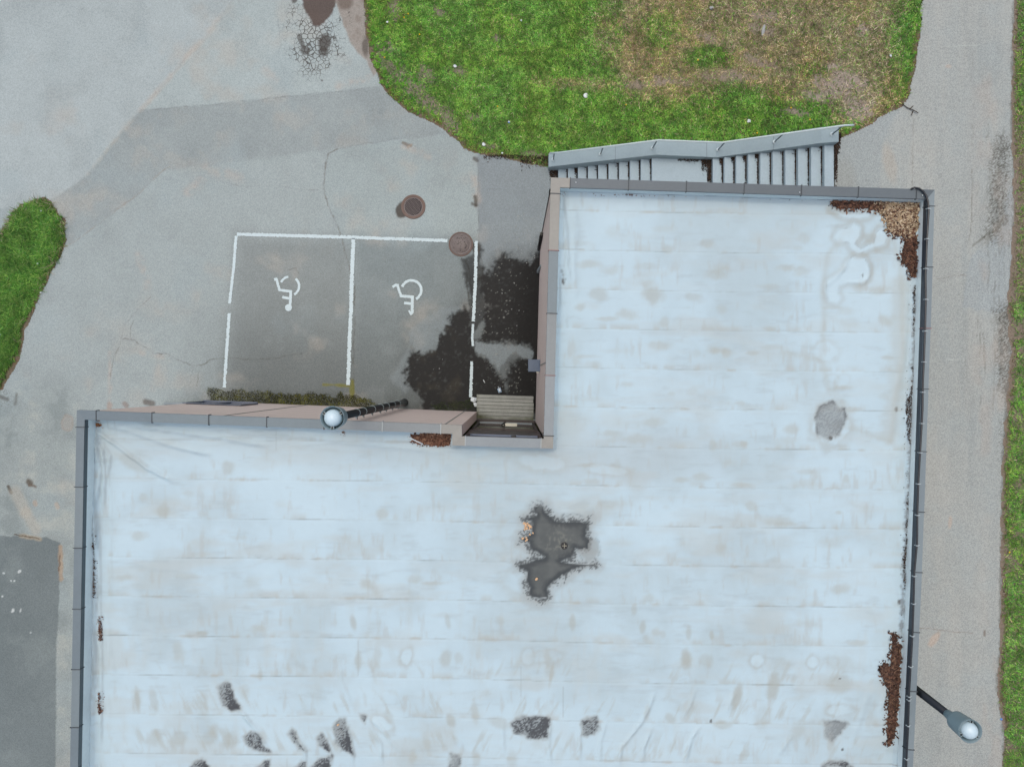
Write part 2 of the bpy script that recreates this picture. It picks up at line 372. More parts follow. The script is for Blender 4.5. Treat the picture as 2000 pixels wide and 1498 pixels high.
    st2 = np.zeros(len(x))
    for P in STAIN: st2 = np.maximum(st2, ss(-32, 8, sdp(u, v, P)+20*ns))
    C = mixc(C, alb((92, 95, 96)), .5*st2)
    lightp = [(930, 670), (960, 672), (1010, 674), (1040, 684), (1036, 704), (1018, 700), (1006, 688), (985, 706), (972, 726), (955, 702), (940, 690), (928, 690)]
    lp = ss(-2, 2, sdp(u, v, lightp)+9*ns+6*fbm(u, v, 8, 58)); st = st*(1-lp)
    st = np.maximum(st, .8*ss(-6, 4, sdp(u, v, [(902, 505), (925, 500), (940, 480), (948, 560), (950, 620), (925, 650), (915, 580)])+12*ns))
    speckle = ss(.15, .75, fbm(u, v, 5, 55))
    C = mixc(C, alb((28, 28, 28)), st*(.96-.25*speckle)); C = mixc(C, alb((16, 17, 17)), st*.75*ss(985, 1035, u)); C = mixc(C, alb((66, 62, 52)), st*.4*ss(.2, .6, n2)*ss(1000, 960, u))
    pud = ss(-4, 6, sdp(u, v, [(860, 600), (905, 596), (895, 625), (870, 660), (850, 690), (815, 690), (800, 670), (790, 690), (760, 740), (790, 770), (830, 740), (810, 720), (795, 650), (830, 620)])+8*ns)*(1-st)
    C = mixc(C, alb((140, 151, 157)), .45*pud); C = mixc(C, alb((126, 137, 143)), .9*lp)  # pale wet patches: sky reflection painted into the colour
    bits = (fbm(u, v, 2.2, 57, 2) > .62)*ss(60, 10, dpl(u, v, [(1030, 430), (1000, 500), (985, 560), (960, 640), (1000, 740)]))
    C = mixc(C, alb((150, 152, 148)), .7*bits.astype(float))
    # ochre/green fringe at the divider
    d = dpl(u, v, [(688, 745), (688, 775)]); C = mixc(C, alb((120, 118, 40)), .75*ss(7, 2, d+4*n3)); d = dpl(u, v, [(632, 751), (680, 753)]); C = mixc(C, alb((128, 126, 50)), .7*ss(4, 1, d+3*n3))
    # broken corner upper right of the yard
    hole = ss(-2, 2, sdp(jx, jy, [(585, -20), (592, 10), (604, 34), (612, 50), (626, 53), (640, 40), (652, 20), (664, -20)])+4*ns)
    C = mixc(C, alb((88, 72, 66)), .92*hole)
    for e, q in (((634, 84, 12, 16, .2), .85), ((632, 102, 10, 8, 0), .7), ((588, 80, 5, 15, -.4), .7), ((596, 100, 8, 9, -.6), .7), ((575, -2, 6, 8, 0), .8)):
        C = mixc(C, alb((78, 72, 68)), q*ss(1.25, .75, ell(u, v, *e)+.35*ns))
    al = .8*ss(1.35, .2, ell(wx, wy, 612, 75, 62, 75, .1)+.5*n2+.5*n3)*(1-hole)
    al = np.maximum(al, .22*ss(1.2, .5, ell(wx, wy, 8, 775, 30, 30)))
    # sandy shoulder between yard and lawn
    sh = ss(-3, 3, sdp(jx, jy, [(652, -60), (655, 0), (668, 40), (682, 80), (700, 105), (716, 118), (730, 150), (760, 120), (730, -60)]))
    C = mixc(C, alb((158, 150, 144)), .95*sh); C = mixc(C, alb((112, 100, 92)), .8*sh*ss(1.3, .6, ell(wx, wy, 672, 4, 16, 14))); C = mixc(C, alb((128, 116, 108)), .5*sh*ss(0, .5, n3))
    C = mixc(C, alb((84, 76, 70)), .7*ss(1.3, .5, ell(wx, wy, 714, 92, 7, 20)))
    # manhole surrounds
    C = mixc(C, alb((80, 72, 66)), .9*ss(1.2, .85, ell(jx, jy, 787, 410, 13, 16, .5))); 
    C = mixc(C, alb((70, 64, 58)), .8*ss(1.2, .8, ell(jx, jy, 930, 484, 9, 12)))
    C *= (1+.045*n1+.05*n2+.03*n3)[:, None]
    sandw = ss(.3, 1, st)
    wet = np.clip(.75*lp+.35*st+.3*pud, 0, 1)*(1-.0*sandw)
    return C, {'alig': al, 'wet': wet}
def yard_keep(X, Y):
    u, v = px0(X, Y)
    ju = u+5*fbm(u, v, 16, 61); jv = v+5*fbm(u, v, 16, 62)
    k = (X < 1.62) & ~inside(ju, jv, LAWN) & ~inside(ju, jv, ISLE)
    cxy = [(o[0]-(-.0), o[1]) for o in OUT]
    return k & ~(sdp(X, Y, cxy) > .12)
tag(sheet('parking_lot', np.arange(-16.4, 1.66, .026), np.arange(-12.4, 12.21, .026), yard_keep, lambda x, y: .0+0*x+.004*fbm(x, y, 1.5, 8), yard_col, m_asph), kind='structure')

def path_col(x, y):
    u, v = px0(x, y, 3.1)
    n1 = fbm(u, v, 160, 70); n2 = fbm(u, v, 45, 71); n3 = fbm(u, v, 10, 72)
    jx = u+2.5*fbm(u, v, 9, 73); jy = v+2.5*fbm(u, v, 9, 74)
    C = np.ones((len(x), 3))*alb((167, 171, 170)); C = mixc(C, alb((178, 178, 174)), .4*ss(-.1, .5, fbm(u, v*.12, 26, 75))); C = mixc(C, alb((150, 156, 157)), .35*ss(.0, .5, fbm(u+90, v*.1, 20, 76)))
    C = mixc(C, alb((178, 175, 169)), .22*ss(-.1, .5, n1)); C = mixc(C, alb((160, 168, 170)), .3*ss(0, .5, n2))
    ap = [(1629, 260), (1705, 235), (1762, 205), (1740, 240), (1722, 290), (1718, 330), (1722, 420), (1629, 420)]
    C = mixc(C, alb((158, 165, 167)), .8*ss(-5, 5, sdp(jx, jy, ap))); C = mixc(C, alb((178, 168, 156)), .45*ss(1.2, .5, ell(jx, jy, 1738, 320, 14, 45, -.2)))
    C = mixc(C, alb((150, 150, 144)), .35*ss(1.3, .6, ell(jx, jy, 1650, 350, 22, 40)))
    pt = [(1880, 600), (1888, 540), (1900, 500), (1930, 475), (1955, 450), (1962, 400), (1970, 360), (1984, 370), (1982, 600), (1950, 612), (1915, 606)]
    C = mixc(C, alb((160, 168, 172)), .65*ss(-2, 2, sdp(jx+5*n2, jy+5*n3, pt)))
    for (a, b, r, q) in [((1955, 270), (1945, 440), 22, .55), ((1945, 440), (1925, 475), 8, .6), ((1958, 610), (1962, 680), 20, .7), ((1965, 700), (1968, 800), 12, .5), ((1935, 380), (1948, 330), 12, .45), ((1965, 840), (1958, 880), 8, .4), ((1958, 640), (1930, 620), 8, .4)]:
        C = mixc(C, alb((84, 82, 72)), .9*q*.35*ss(r, -r*.3, dpl(jx, jy, [a, b])+14*n3+12*n2))
    d = dpl(u, v, PATH[11:]); C = mixc(C, alb((98, 94, 86)), .6*ss(6, 0, d+4*n3))
    for P, wd, st, c in [([(1898, 330), (1899, 380), (1897, 440), (1893, 470)], .8, .7, (120, 116, 110)), ([(1888, 420), (1905, 440), (1918, 485)], .5, .2, (130, 126, 120)),
                         ([(1830, 545), (1850, 542), (1862, 537), (1888, 538)], .8, .55, (125, 118, 112)), ([(1784, 230), (1782, 300), (1782, 365)], .8, .55, (125, 120, 112)),
                         ([(1900, 480), (1925, 460), (1952, 445), (1960, 420)], 1.6, .7, (90, 88, 76)), ([(1795, 1225), (1830, 1230), (1900, 1236)], .8, .6, (135, 122, 112)),
                         ([(1921, 650), (1923, 700), (1925, 730)], .9, .55, (115, 112, 106)), ([(1944, 640), (1943, 700), (1940, 800)], .9, .5, (115, 112, 106)), ([(1957, 660), (1954, 730), (1950, 760)], .9, .5, (110, 108, 102)),
                         ([(1845, 375), (1885, 372)], .7, .3, (130, 126, 120)), ([(1700, 365), (1690, 350)], .6, .4, (120, 120, 116)), ([(1915, 640), (1912, 750)], .6, .3, (120, 118, 112)), ([(1930, 520), (1930, 590)], .6, .2, (120, 118, 112))]:
        dd = dpl(u+2.5*fbm(u, v, 12, 41), v+2.5*fbm(u, v, 12, 42), P); C = mixc(C, alb(c), st*np.exp(-(dd/(wd*1.2))**2)*(.6+.5*ss(-.4, .3, n3)))
    rq = np.random.default_rng(17)
    for _ in range(46):
        x0_ = 1975-abs(rq.normal())*34; y0_ = rq.uniform(240, 800); L_ = rq.uniform(20, 90)*(1.4 if x0_ > 1930 else .8); P = [(x0_+rq.normal()*2+(y0_+L_*t-250)*-.012, y0_+L_*t) for t in (0, .33, .66, 1)]
        kc = (np.abs(u-x0_) < 22) & (v > y0_-12) & (v < y0_+L_+12)
        if kc.any():
            dd = dpl(u[kc]+2.5*fbm(u[kc], v[kc], 12, 41)+1.2*fbm(u[kc], v[kc], 4, 45), v[kc], P); C[kc] = mixc(C[kc], alb((104, 102, 96)), rq.uniform(.25, .6)*np.exp(-(dd/.95)**2)*ss(-.5, .3, n3[kc]))
    wv_ = np.random.default_rng(18).random(len(x)); ds = .55*ss(34, 0, dpl(jx+10*n2, jy, [(1958, 285), (1950, 360), (1940, 460)]))+.6*ss(30, 0, dpl(jx+8*n2, jy, [(1960, 610), (1968, 760)]))+.25*ss(20, 0, dpl(jx+8*n2, jy, [(1970, 760), (1955, 900)]))
    C = mixc(C, alb((84, 82, 74)), .75*ss(-.15, .15, ds-wv_*.75-.12+.2*n3))
    C = mixc(C, alb((205, 210, 208)), .5*ss(1.6, .3, dpl(jx, jy, [(1815, 705), (1885, 702), (1940, 700)]))*ss(-.3, .3, n3)); C = mixc(C, alb((196, 204, 200)), .35*ss(1.6, .3, dpl(jx, jy, [(1850, 92), (1915, 88)])))
    C = mixc(C, alb((194, 172, 156)), .6*ss(1.3, .7, ell(jx, jy, 1824, 1248, 7, 16, .6))); C = mixc(C, alb((194, 172, 156)), .5*ss(1.3, .7, ell(jx, jy, 1856, 1020, 4, 12, .1))); C = mixc(C, alb((192, 174, 160)), .5*ss(1.3, .7, ell(jx, jy, 1852, 130, 6, 4, .1)))
    C = mixc(C, alb((120, 104, 92)), .7*ss(1.3, .6, ell(jx, jy, 1922, 1236, 3, 7, 0)))
    C = mixc(C, alb((180, 166, 156)), .3*ss(.1, .6, fbm(u, v*.5, 40, 77))*ss(1880, 1925, u))
    al = .27*ss(30, 4, dpl(u, v, [(1960, 270), (1962, 420)]))+.22*ss(30, 4, dpl(u, v, [(1955, 600), (1960, 760)]))
    C *= (1+.04*n1+.04*n2+.04*n3)[:, None]
    return C, {'alig': np.clip(al, 0, .5), 'wet': 0*x}
def path_keep(X, Y):
    u, v = px0(X, Y, 3.1); ju = u+6*fbm(u, v, 18, 61); jv = v+6*fbm(u, v, 18, 62)
    ju = np.where(u < 1700, u, ju); jv = np.where(u < 1700, v, jv)
    return inside(ju, jv, PATH) & ~(sdp(X, Y, OUT) > .15)
tag(sheet('path', np.arange(8.2, 13.2, .026), np.arange(-12.4, 11.3, .026), path_keep, lambda x, y: 3.1+.006+0*x, path_col, m_path), kind='structure')

# ------------------------------------------------------------------ lawn fields
def lawn_fields(x, y):
    z = hgt(x); s = F/(H-z); u = CX+x*s; v = CY-y*s
    n1 = fbm(u, v, 70, 81); n2 = fbm(u, v, 22, 82); n3 = fbm(u, v, 8, 83)
    dry = ss(-30, 35, sdp(u, v, [(1190, -60), (1215, 60), (1200, 140), (1225, 190), (1330, 190), (1450, 165), (1580, 190), (1640, 240), (1700, 250), (1740, 210), (1755, 90), (1770, -60)])+28*n1+16*n2)
    dry = dry*(1-.85*ss(1.3, .5, ell(u, v, 1385, 112, 52, 24)+.3*n2))*(1-.6*ss(1.4, .5, ell(u, v, 1290, 60, 40, 40)+.3*n2))*(1-.5*ss(1.4, .5, ell(u, v, 1585, 138, 40, 14)))
    dry = np.maximum(dry, .6*ss(1.3, .4, ell(u, v, 1140, 165, 110, 16, .05)+.4*n2)); dry = np.maximum(dry, .55*ss(1.3, .4, ell(u, v, 1200, 60, 60, 70)+.4*n2))
    soil = np.zeros(len(x))
    for e in [(755, 92, 26, 22, .2), (742, 112, 16, 20, 0), (760, 128, 18, 14, 0), (858, 22, 16, 10, .5), (830, 142, 26, 14, .9), (800, 165, 34, 26, .7), (838, 205, 46, 18, .7), (880, 238, 34, 15, .9), (778, 140, 18, 16, 0), (1655, 160, 42, 30, .5), (1680, 215, 34, 36, .3), (1620, 175, 44, 20, .4), (1430, 150, 60, 12, 0), (1290, 160, 50, 12, 0), (1385, 75, 30, 10, .3), (1490, 30, 40, 14, .2),
              (1590, 188, 34, 10, .2), (1240, 168, 28, 8, 0), (1470, 55, 14, 10, 0), (1500, 60, 10, 12, 0), (925, 230, 18, 8, .2), (955, 285, 18, 7, .2), (900, 140, 24, 10, .3), (1040, 300, 24, 8, .1), (968, 75, 10, 9, 0),
              (1480, 120, 40, 10, .3), (1320, 158, 36, 10, .1), (1560, 220, 30, 8, .2), (1630, 130, 18, 8, 0), (1685, 60, 14, 14, 0), (770, 20, 14, 20, 0)]:
        soil = np.maximum(soil, .85*ss(1.45, .35, ell(u, v, *e)+.55*n2+.45*n3))
    return u, v, n1, n2, n3, dry, soil
def edge_d(u, v):
    d = np.abs(dpl(u, v, LAWN[1:14])); d = np.minimum(d, dpl(u, v, LAWN[18:-1])); d = np.minimum(d, dpl(u, v, ISLE[1:18])); return np.minimum(d, dpl(u, v, PATH[12:]))
def soil_col(x, y):
    u, v, n1, n2, n3, dry, soil = lawn_fields(x, y)
    C = np.ones((len(x), 3))*alb((70, 74, 40)); C = mixc(C, alb((150, 136, 110)), .9*dry); C = mixc(C, alb((150, 136, 124)), soil)
    C = mixc(C, alb((172, 158, 150)), .7*soil*ss(1500, 1600, u)); C = mixc(C, alb((104, 94, 86)), .7*soil*ss(0, .6, n3)*ss(1300, 900, u))
    C = mixc(C, alb((124, 108, 94)), .85*ss(9, 2, edge_d(u, v)+6*n3))
    C = mixc(C, alb((130, 96, 72)), .5*ss(12, 2, edge_d(u, v)+8*n2)*ss(.0, .5, n3))
    C = mixc(C, alb((138, 124, 112)), .8*ss(1890, 1960, u))
    return C, {}
tag(sheet('soil', np.arange(-5.2, 10.8, .045), np.arange(6.0, 12.0, .045), lambda X, Y: inside(*px0_h(X, Y), LAWN_G), lambda x, y: hgt(x)-.012+.01*fbm(x, y, .4, 4), soil_col, m_soil), kind='structure') if False else None
def px0_h(X, Y):
    s = F/(H-hgt(X)); return CX+X*s, CY-Y*s
def grow(P, c, k):  # scale outward a bit so that soil runs under the broken asphalt edge
    return [(c[0]+(x-c[0])*k, c[1]+(y-c[1])*k) for x, y in P]
LAWN_G = grow(LAWN, (1260, 60), 1.025); LAWN_G = [(x, y) for x, y in LAWN_G]
def soil_keep(X, Y):
    u, v = px0_h(X, Y)
    return inside(u, v, LAWN_G) & ~((Y < STW(X)+.05) & (X > 1.0) & (X < 8.3))
def STW(X): return 6.32-.0415*(X-1.05)      # south face of stair side wall
tag(sheet('soil', np.arange(-6, 11.2, .045), np.arange(5.2, 12.2, .045), soil_keep, lambda x, y: hgt(x)-.014+.012*fbm(x, y, .5, 4), soil_col, m_soil), kind='structure')
ISLE_G = grow(ISLE, (20, 590), 1.06)
tag(sheet('soil', np.arange(-17.5, -13.2, .045), np.arange(-1.6, 6.2, .045), lambda X, Y: inside(*px0_h(X, Y), ISLE_G), lambda x, y: -.014+.012*fbm(x, y, .5, 4), soil_col, m_soil), kind='structure')
tag(sheet('soil', np.arange(12.2, 15.5, .045), np.arange(-12, 11.5, .045), lambda X, Y: X > 12.35, lambda x, y: 3.1-.012+.012*fbm(x, y, .5, 4), soil_col, m_soil), kind='structure')

m_blade = attr_mat('grass_blades', .75, ((25, .12),), spec=.25)
def blades(name, cand, accept, colf, lmin, lmax, wid, label, cat=None, zf=hgt, flat=.55, kind='stuff', mat=None, seed=1):
    r = np.random.default_rng(seed); x, y = cand(r)
    p = accept(x, y); k = r.random(len(x)) < p; x, y = x[k], y[k]; n = len(x)
    z = zf(x)-.006
    a = r.random(n)*2*np.pi; L = lmin+(lmax-lmin)*r.random(n)**1.6; el = np.arcsin(np.clip(flat*r.random(n)+.12, 0, 1)); W = wid*(.6+.8*r.random(n))
    dx, dy = np.cos(a), np.sin(a); ce, se = np.cos(el), np.sin(el)
    b0 = np.stack([x-dy*W, y+dx*W, z], 1); b1 = np.stack([x+dy*W, y-dx*W, z], 1)
    m0 = np.stack([x+dx*L*.55*ce-dy*W*.8, y+dy*L*.55*ce+dx*W*.8, z+L*.6*se+W*(r.random(n)-.5)], 1); m1 = np.stack([x+dx*L*.55*ce+dy*W*.8, y+dy*L*.55*ce-dx*W*.8, z+L*.6*se], 1)
    t = np.stack([x+dx*L*ce*1.02, y+dy*L*ce*1.02, z+L*se*.85], 1)
    V = np.stack([b0, b1, m1, m0, t], 1).reshape(-1, 3); i = np.arange(n)[:, None]*5
    Fc = np.concatenate([i+np.array([[0, 1, 2]]), i+np.array([[0, 2, 3]]), i+np.array([[3, 2, 4]])], 0)
    C = colf(x, y, r); C = np.repeat(np.clip(C, 0, 1), 5, 0)
    o = np_mesh(name, V, Fc, C, None, mat or m_blade, False)
    return tag(o, label, cat, kind=kind)
def pick(r, n, cols): return np.array([alb(c) for c in cols])[r.integers(0, len(cols), n)]
GREENS = [(90, 148, 52), (76, 130, 44), (114, 166, 66), (66, 112, 44), (104, 144, 64), (84, 148, 66), (140, 174, 84), (58, 98, 40), (120, 150, 84)]
DRYS = [(166, 152, 124), (148, 136, 106), (130, 116, 94), (184, 172, 150), (112, 120, 66), (128, 136, 80), (104, 86, 72), (154, 134, 118), (98, 118, 58)]
def lawn_blade_col(x, y, r):
    u, v, n1, n2, n3, dry, soil = lawn_fields(x, y); n = len(x)
    C = pick(r, n, GREENS)*1.12; D = pick(r, n, DRYS)*1.16
    k = r.random(n) < (.06+.82*np.clip(dry+.35*n3*dry, 0, 1))
    C[k] = D[k]
    n5 = fbm(u, v, 6, 84, 3); m = .55+.8*ss(-.55, .65, .6*n2+.7*n3+.7*n5); C *= (m*1.27*(.6+.8*r.random(n)))[:, None]
    C = mixc(C, C*np.array([1.12, 1.0, .85]), ss(-.2, .5, n1+.4*n3))
    e = edge_d(u, v); kk = (r.random(n) < .6*ss(16, 3, e)); C[kk] = pick(r, n, [(120, 96, 70), (105, 82, 60), (128, 120, 70), (110, 130, 50)])[kk]
    kk = (r.random(n) < .55*ss(1880, 1960, u)*ss(620, 540, v)*ss(170, 300, v)); C[kk] = D[kk]*.9
    return C
def lawn_acc(x, y):
    u, v, n1, n2, n3, dry, soil = lawn_fields(x, y)
    ins = inside(u, v, LAWN).astype(float)*(1-((y < STW(x)+.45) & (x > 1.02) & (x < 8.27)))
    return ins*(1-.9*soil)*(1-.35*dry)*ss(-2, 12, edge_d(u, v)+5*n3)
blades('grass', lambda r: (r.uniform(-4.6, 10.8, 330000), r.uniform(6.0, 11.9, 330000)), lawn_acc, lawn_blade_col, .035, .13, .0058,
       'patchy green and straw-brown lawn on the slope beside the stairs', 'grass', seed=5)
def isle_acc(x, y):
    u, v = px0_h(x, y); return inside(u, v, ISLE)*ss(-3, 12, dpl(u, v, ISLE[1:18])+6*fbm(u, v, 10, 90)-7*ss(560, 640, v))
def isle_col(x, y, r):
    u, v = px0_h(x, y); n = len(x); C = pick(r, n, GREENS)*1.15; n2 = fbm(u, v, 20, 91)
    C *= ((.6+.5*ss(-.4, .4, n2))*(.85+.3*r.random(n)))[:, None]; k = r.random(n) < .5*ss(14, 2, dpl(u, v, ISLE[1:18])); C[k] = pick(r, n, DRYS)[k]; return C
blades('grass', lambda r: (r.uniform(-16.8, -13.4, 90000), r.uniform(-.6, 5.6, 90000)), isle_acc, isle_col, .06, .27, .008, 'bright green grass island at the left edge of the parking lot', 'grass', seed=6, flat=.6)
def str_acc(x, y):
    u, v = px0_h(x, y); n2 = fbm(u, v, 22, 93); out = (~inside(u, v, PATH)).astype(float)
    bare = ss(200, 320, v)*ss(640, 560, v)*.5+.8*ss(.05, .5, n2+.4*fbm(u, v, 60, 94))+.5*ss(760, 720, v)*ss(600, 640, v)
    return out*ss(0, 12, dpl(u, v, PATH[12:])+5*n2)*(1-np.clip(bare, 0, .9))
blades('grass', lambda r: (r.uniform(12.4, 15.0, 110000), r.uniform(-11.2, 11.0, 110000)), str_acc, lawn_blade_col, .05, .16, .0055, 'grass verge with bare brown spots along the right side of the path', 'grass', seed=8, flat=.6)
# broad-leaved weeds (rosettes) at the lawn's rim and the stair wall
def rosettes(name, spots, label, seed):
    r = np.random.default_rng(seed); V = []; Fc = []; C = []
    for (px, py, s) in spots:
        X, Y, z = gp(px, py); nl = r.integers(6, 11); a0 = r.random()*6.28; base = alb([(92, 144, 46), (78, 128, 40), (106, 152, 56), (66, 114, 42)][r.integers(0, 4)])*1.1
        for k in range(nl):
            a = a0+6.283*k/nl+r.normal()*.2; L = s*(.6+.6*r.random()); W = L*.17; e = .25+.5*r.random()
            dx, dy = math.cos(a), math.sin(a); b = len(V)
            for t, ww, hh in ((0.05, .25, 0), (.4, 1, .35), (.75, .85, .45), (1, 0, .3)):
                for sg in (-1, 1): V.append((X+dx*L*t-dy*W*ww*sg, Y+dy*L*t+dx*W*ww*sg, z+.01+L*e*hh+(0 if sg > 0 else .004)))
            Fc += [(b, b+1, b+3, b+2), (b+2, b+3, b+5, b+4), (b+4, b+5, b+7, b+6)]; C += [base*(.8+.4*r.random())]*8
    return tag(np_mesh(name, np.array(V), np.array(Fc), np.clip(np.array(C), 0, 1), None, m_blade, False), label, 'weeds', kind='stuff')
r_ = np.random.default_rng(12); sp = []
for (a, b, n, w_, s) in [((722, 100), (760, 180), 26, 14, .12), ((730, 20), (745, 90), 60, 22, .13), ((770, 185), (850, 236), 30, 16, .09), ((780, 100), (800, 180), 40, 22, .11), ((1300, 268), (1640, 245), 40, 8, .11), ((1440, 230), (1640, 215), 40, 20, .09),
                         ((800, 20), (830, 130), 50, 30, .10), ((870, 245), (1060, 300), 30, 12, .07), ((1775, 150), (1790, 40), 16, 8, .09), ((1650, 258), (1690, 246), 5, 3, .12), ((1080, 285), (1280, 262), 30, 10, .12), ((860, 100), (1150, 250), 90, 60, .10)]:
    for _ in range(n):
        t = r_.random(); q = (a[0]+(b[0]-a[0])*t+r_.normal()*w_*.6, a[1]+(b[1]-a[1])*t+r_.normal()*w_*.6)
        if inside(np.array([q[0]]), np.array([q[1]]), LAWN)[0]: sp.append((*q, s*.62*(.6+.7*r_.random())))
rosettes('weeds', sp, 'broad-leaved weeds scattered through the lawn beside the stairs', 3)
sp = [(px, py,   .04+.05*r_.random()) for px, py in zip(r_.uniform(40, 122, 70), r_.uniform(395, 540, 70)) if inside(np.array([px+6]), np.array([py]), ISLE)[0]]
rosettes('weeds', sp, 'broad-leaved weeds on the grass island at the left edge', 4)

# ------------------------------------------------------------------ painted markings
m_paint = pmat('white_road_paint', (206, 221, 228), .7, var=((7, .07), (50, .12)), bump=.2)
def paint_strip(mb, pts, wpx, seed, gaps=(), z=.010, ragged=.22, step=1.6):
    r = np.random.default_rng(seed); P = [wp(*p) for p in pts]; L = []; 
    for a, b in zip(P[:-1], P[1:]):
        d = math.dist(a, b); n = max(1, int(d/(step/64.4)))
        L += [(a[0]+(b[0]-a[0])*i/n, a[1]+(b[1]-a[1])*i/n) for i in range(n)]
    L.append(P[-1]); hw = wpx/64.4/2; wl = wr = hw; prev = None
    for i, p in enumerate(L):
        q = L[min(i+1, len(L)-1)]; o = L[max(i-1, 0)]; tx, ty = q[0]-o[0], q[1]-o[1]; l = math.hypot(tx, ty)+1e-9; nx_, ny_ = -ty/l, tx/l
        wl = hw*(1+ragged*r.normal()*.6); wr = hw*(1+ragged*r.normal()*.6)
        if r.random() < .05*ragged/.22: wl *= .45
        if r.random() < .05*ragged/.22: wr *= .45
        cur = [(p[0]+nx_*wl, p[1]+ny_*wl, z), (p[0]-nx_*wr, p[1]-ny_*wr, z)]
        if prev is not None and not any(g0 <= i/len(L) <= g1 for g0, g1 in gaps): mb.add(prev+cur, [(0, 1, 3, 2)])
        prev = cur
for pts, wd, sd, g, lab in [([(463, 458), (560, 460.5), (690, 464), (790, 467.5), (874, 470.5)], 6.4, 1, (), 'white painted line across the heads of both parking bays'),
                            ([(461.5, 461), (457, 520), (448.5, 593)], 5.6, 2, (), 'upper piece of the white painted line at the left bay edge'),
                            ([(448, 612), (446.5, 635), (442, 700), (438.5, 757)], 6.0, 3, (), 'lower piece of the white painted line at the left bay edge'),
                            ([(690.5, 466), (687, 550), (686, 600), (683, 660), (680, 752)], 7.4, 4, (), 'white painted line between the two parking bays'),
                            ([(930, 471), (929, 540), (926.5, 590), (924.5, 628)], 6.2, 5, (), 'upper piece of the white painted line at the right bay edge'),
                            ([(924, 633), (922.5, 660), (924, 676)], 4.6, 6, (), 'worn short white line piece at the right bay edge'),
                            ([(921.5, 706), (920.5, 740), (919, 776)], 6.0, 7, (), 'lower piece of the white painted line ending near the deck')]:
    mb = MB(); paint_strip(mb, pts, wd, sd, g); tag(mb.build('parking_line', m_paint), lab, kind='structure')
def sym(orig, strokes, disc=None, lab=''):
    mb = MB(); 
    for k, (pts, wd) in enumerate(strokes): paint_strip(mb, [(520+x/5.882, 510+y/5.882) for x, y in pts], wd/5.882, 20+k, z=.0095+.0011*k, ragged=.1, step=.9)
    if disc:
        cx, cy, rr = disc; X, Y = wp(520+cx/5.882, 510+cy/5.882); R = rr/5.882/64.4
        mb.add([(X+R*math.cos(t)*(1+.04*math.sin(5*t)), Y+R*math.sin(t), .016) for t in np.linspace(0, 6.283, 29)[:-1]], [tuple(range(28))])
    tag(mb.build('wheelchair_symbol', m_paint), lab, kind='structure')
arc = lambda cx, cy, r, a0, a1, n=18: [(cx+r*math.cos(math.radians(a)), cy+r*math.sin(math.radians(a))) for a in np.linspace(a0, a1, n)]
sym(0, [([(92, 214), (128, 206)], 32), ([(118, 205), (155, 340)], 30), ([(145, 332), (297, 352)], 30), ([(283, 338), (280, 440), (276, 505)], 32), ([(186, 412), (205, 420), (268, 430)], 30), (arc(270, 285, 104, 202, 262), 26), (arc(272, 290, 108, -52, 62), 28)],
    (258, 536, 40), 'worn white wheelchair symbol painted in the left parking bay')
sym(0, [([(1452, 300), (1490, 276), (1525, 280)], 30), ([(1507, 280), (1550, 405)], 30), ([(1538, 402), (1697, 414)], 32), ([(1680, 398), (1677, 600)], 34), ([(1584, 482), (1668, 490)], 30), (arc(1668, 336, 112, 200, 300), 30), (arc(1668, 336, 114, -66, 62), 30), ([(1640, 566), (1668, 618)], 24), ([(1655, 585), (1678, 615)], 26)],
    None, 'complete white wheelchair symbol painted in the right parking bay')

# ------------------------------------------------------------------ building
m_wall = pmat('pink_grey_render', (232, 212, 207), .92, var=((2.2, .05), (38, .07), (150, .12)), bump=.5, bscale=140)
m_wdark = pmat('dark_soffit_frame', (58, 50, 50), .45, var=((10, .1),))
m_joint = pmat('grey_joint_sealant', (150, 152, 150), .8)
bld = empty('building', (0, 0, 0))
tag(bld, 'L-shaped pinkish building with a pale flat membrane roof and grey metal edging', 'building')
def offset(P, d):   # inward offset of the closed outline (P runs clockwise seen from above)
    n = len(P); R = []
    for i in range(n):
        a, b, c = Vector(P[i-1]), Vector(P[i]), Vector(P[(i+1) % n])
        e1 = (b-a).normalized(); e2 = (c-b).normalized(); n1 = Vector((e1.y, -e1.x)); n2 = Vector((e2.y, -e2.x))
        m = (n1+n2); m = m/max(.2, m.dot(n1)) ; R.append((b.x+m.x*d, b.y+m.y*d))
    return R
def offset2(P, D):
    n = len(P); R = []
    for i in range(n):
        a, b, c = Vector(P[i-1]), Vector(P[i]), Vector(P[(i+1) % n])
        e1 = (b-a).normalized(); e2 = (c-b).normalized(); n1 = Vector((e1.y, -e1.x)); n2 = Vector((e2.y, -e2.x))
        p = b+n1*D[i-1]; q = b+n2*D[i]; cr = e1.x*e2.y-e1.y*e2.x
        if abs(cr) < .08: r = b+(n1*D[i-1]+n2*D[i])/2
        else:
            t = ((q-p).x*e2.y-(q-p).y*e2.x)/cr; r = p+e1*t
        R.append((r.x, r.y))
    return R
WID = [.195, .20, .20, .20, .20, .15, .15, .15, .15, .19, .16, .16]
INN = [.05, .05, .05, .05, .05, .13, .13, .13, .13, .13, .13, .13]
IN0 = offset(OUT, .03)       # wall face
IN2 = offset2(OUT, WID)       # inner face of coping
def ring(Pa, Pb, z0a, z0b, name, mat, segs=None):
    mb = MB(); n = len(Pa)
    for i in (segs if segs is not None else range(n)):
        j = (i+1) % n; mb.add([(*Pa[i], z0a), (*Pa[j], z0a), (*Pb[j], z0b), (*Pb[i], z0b)], [(0, 1, 2, 3)])
    return mb.build(name, mat, bld)
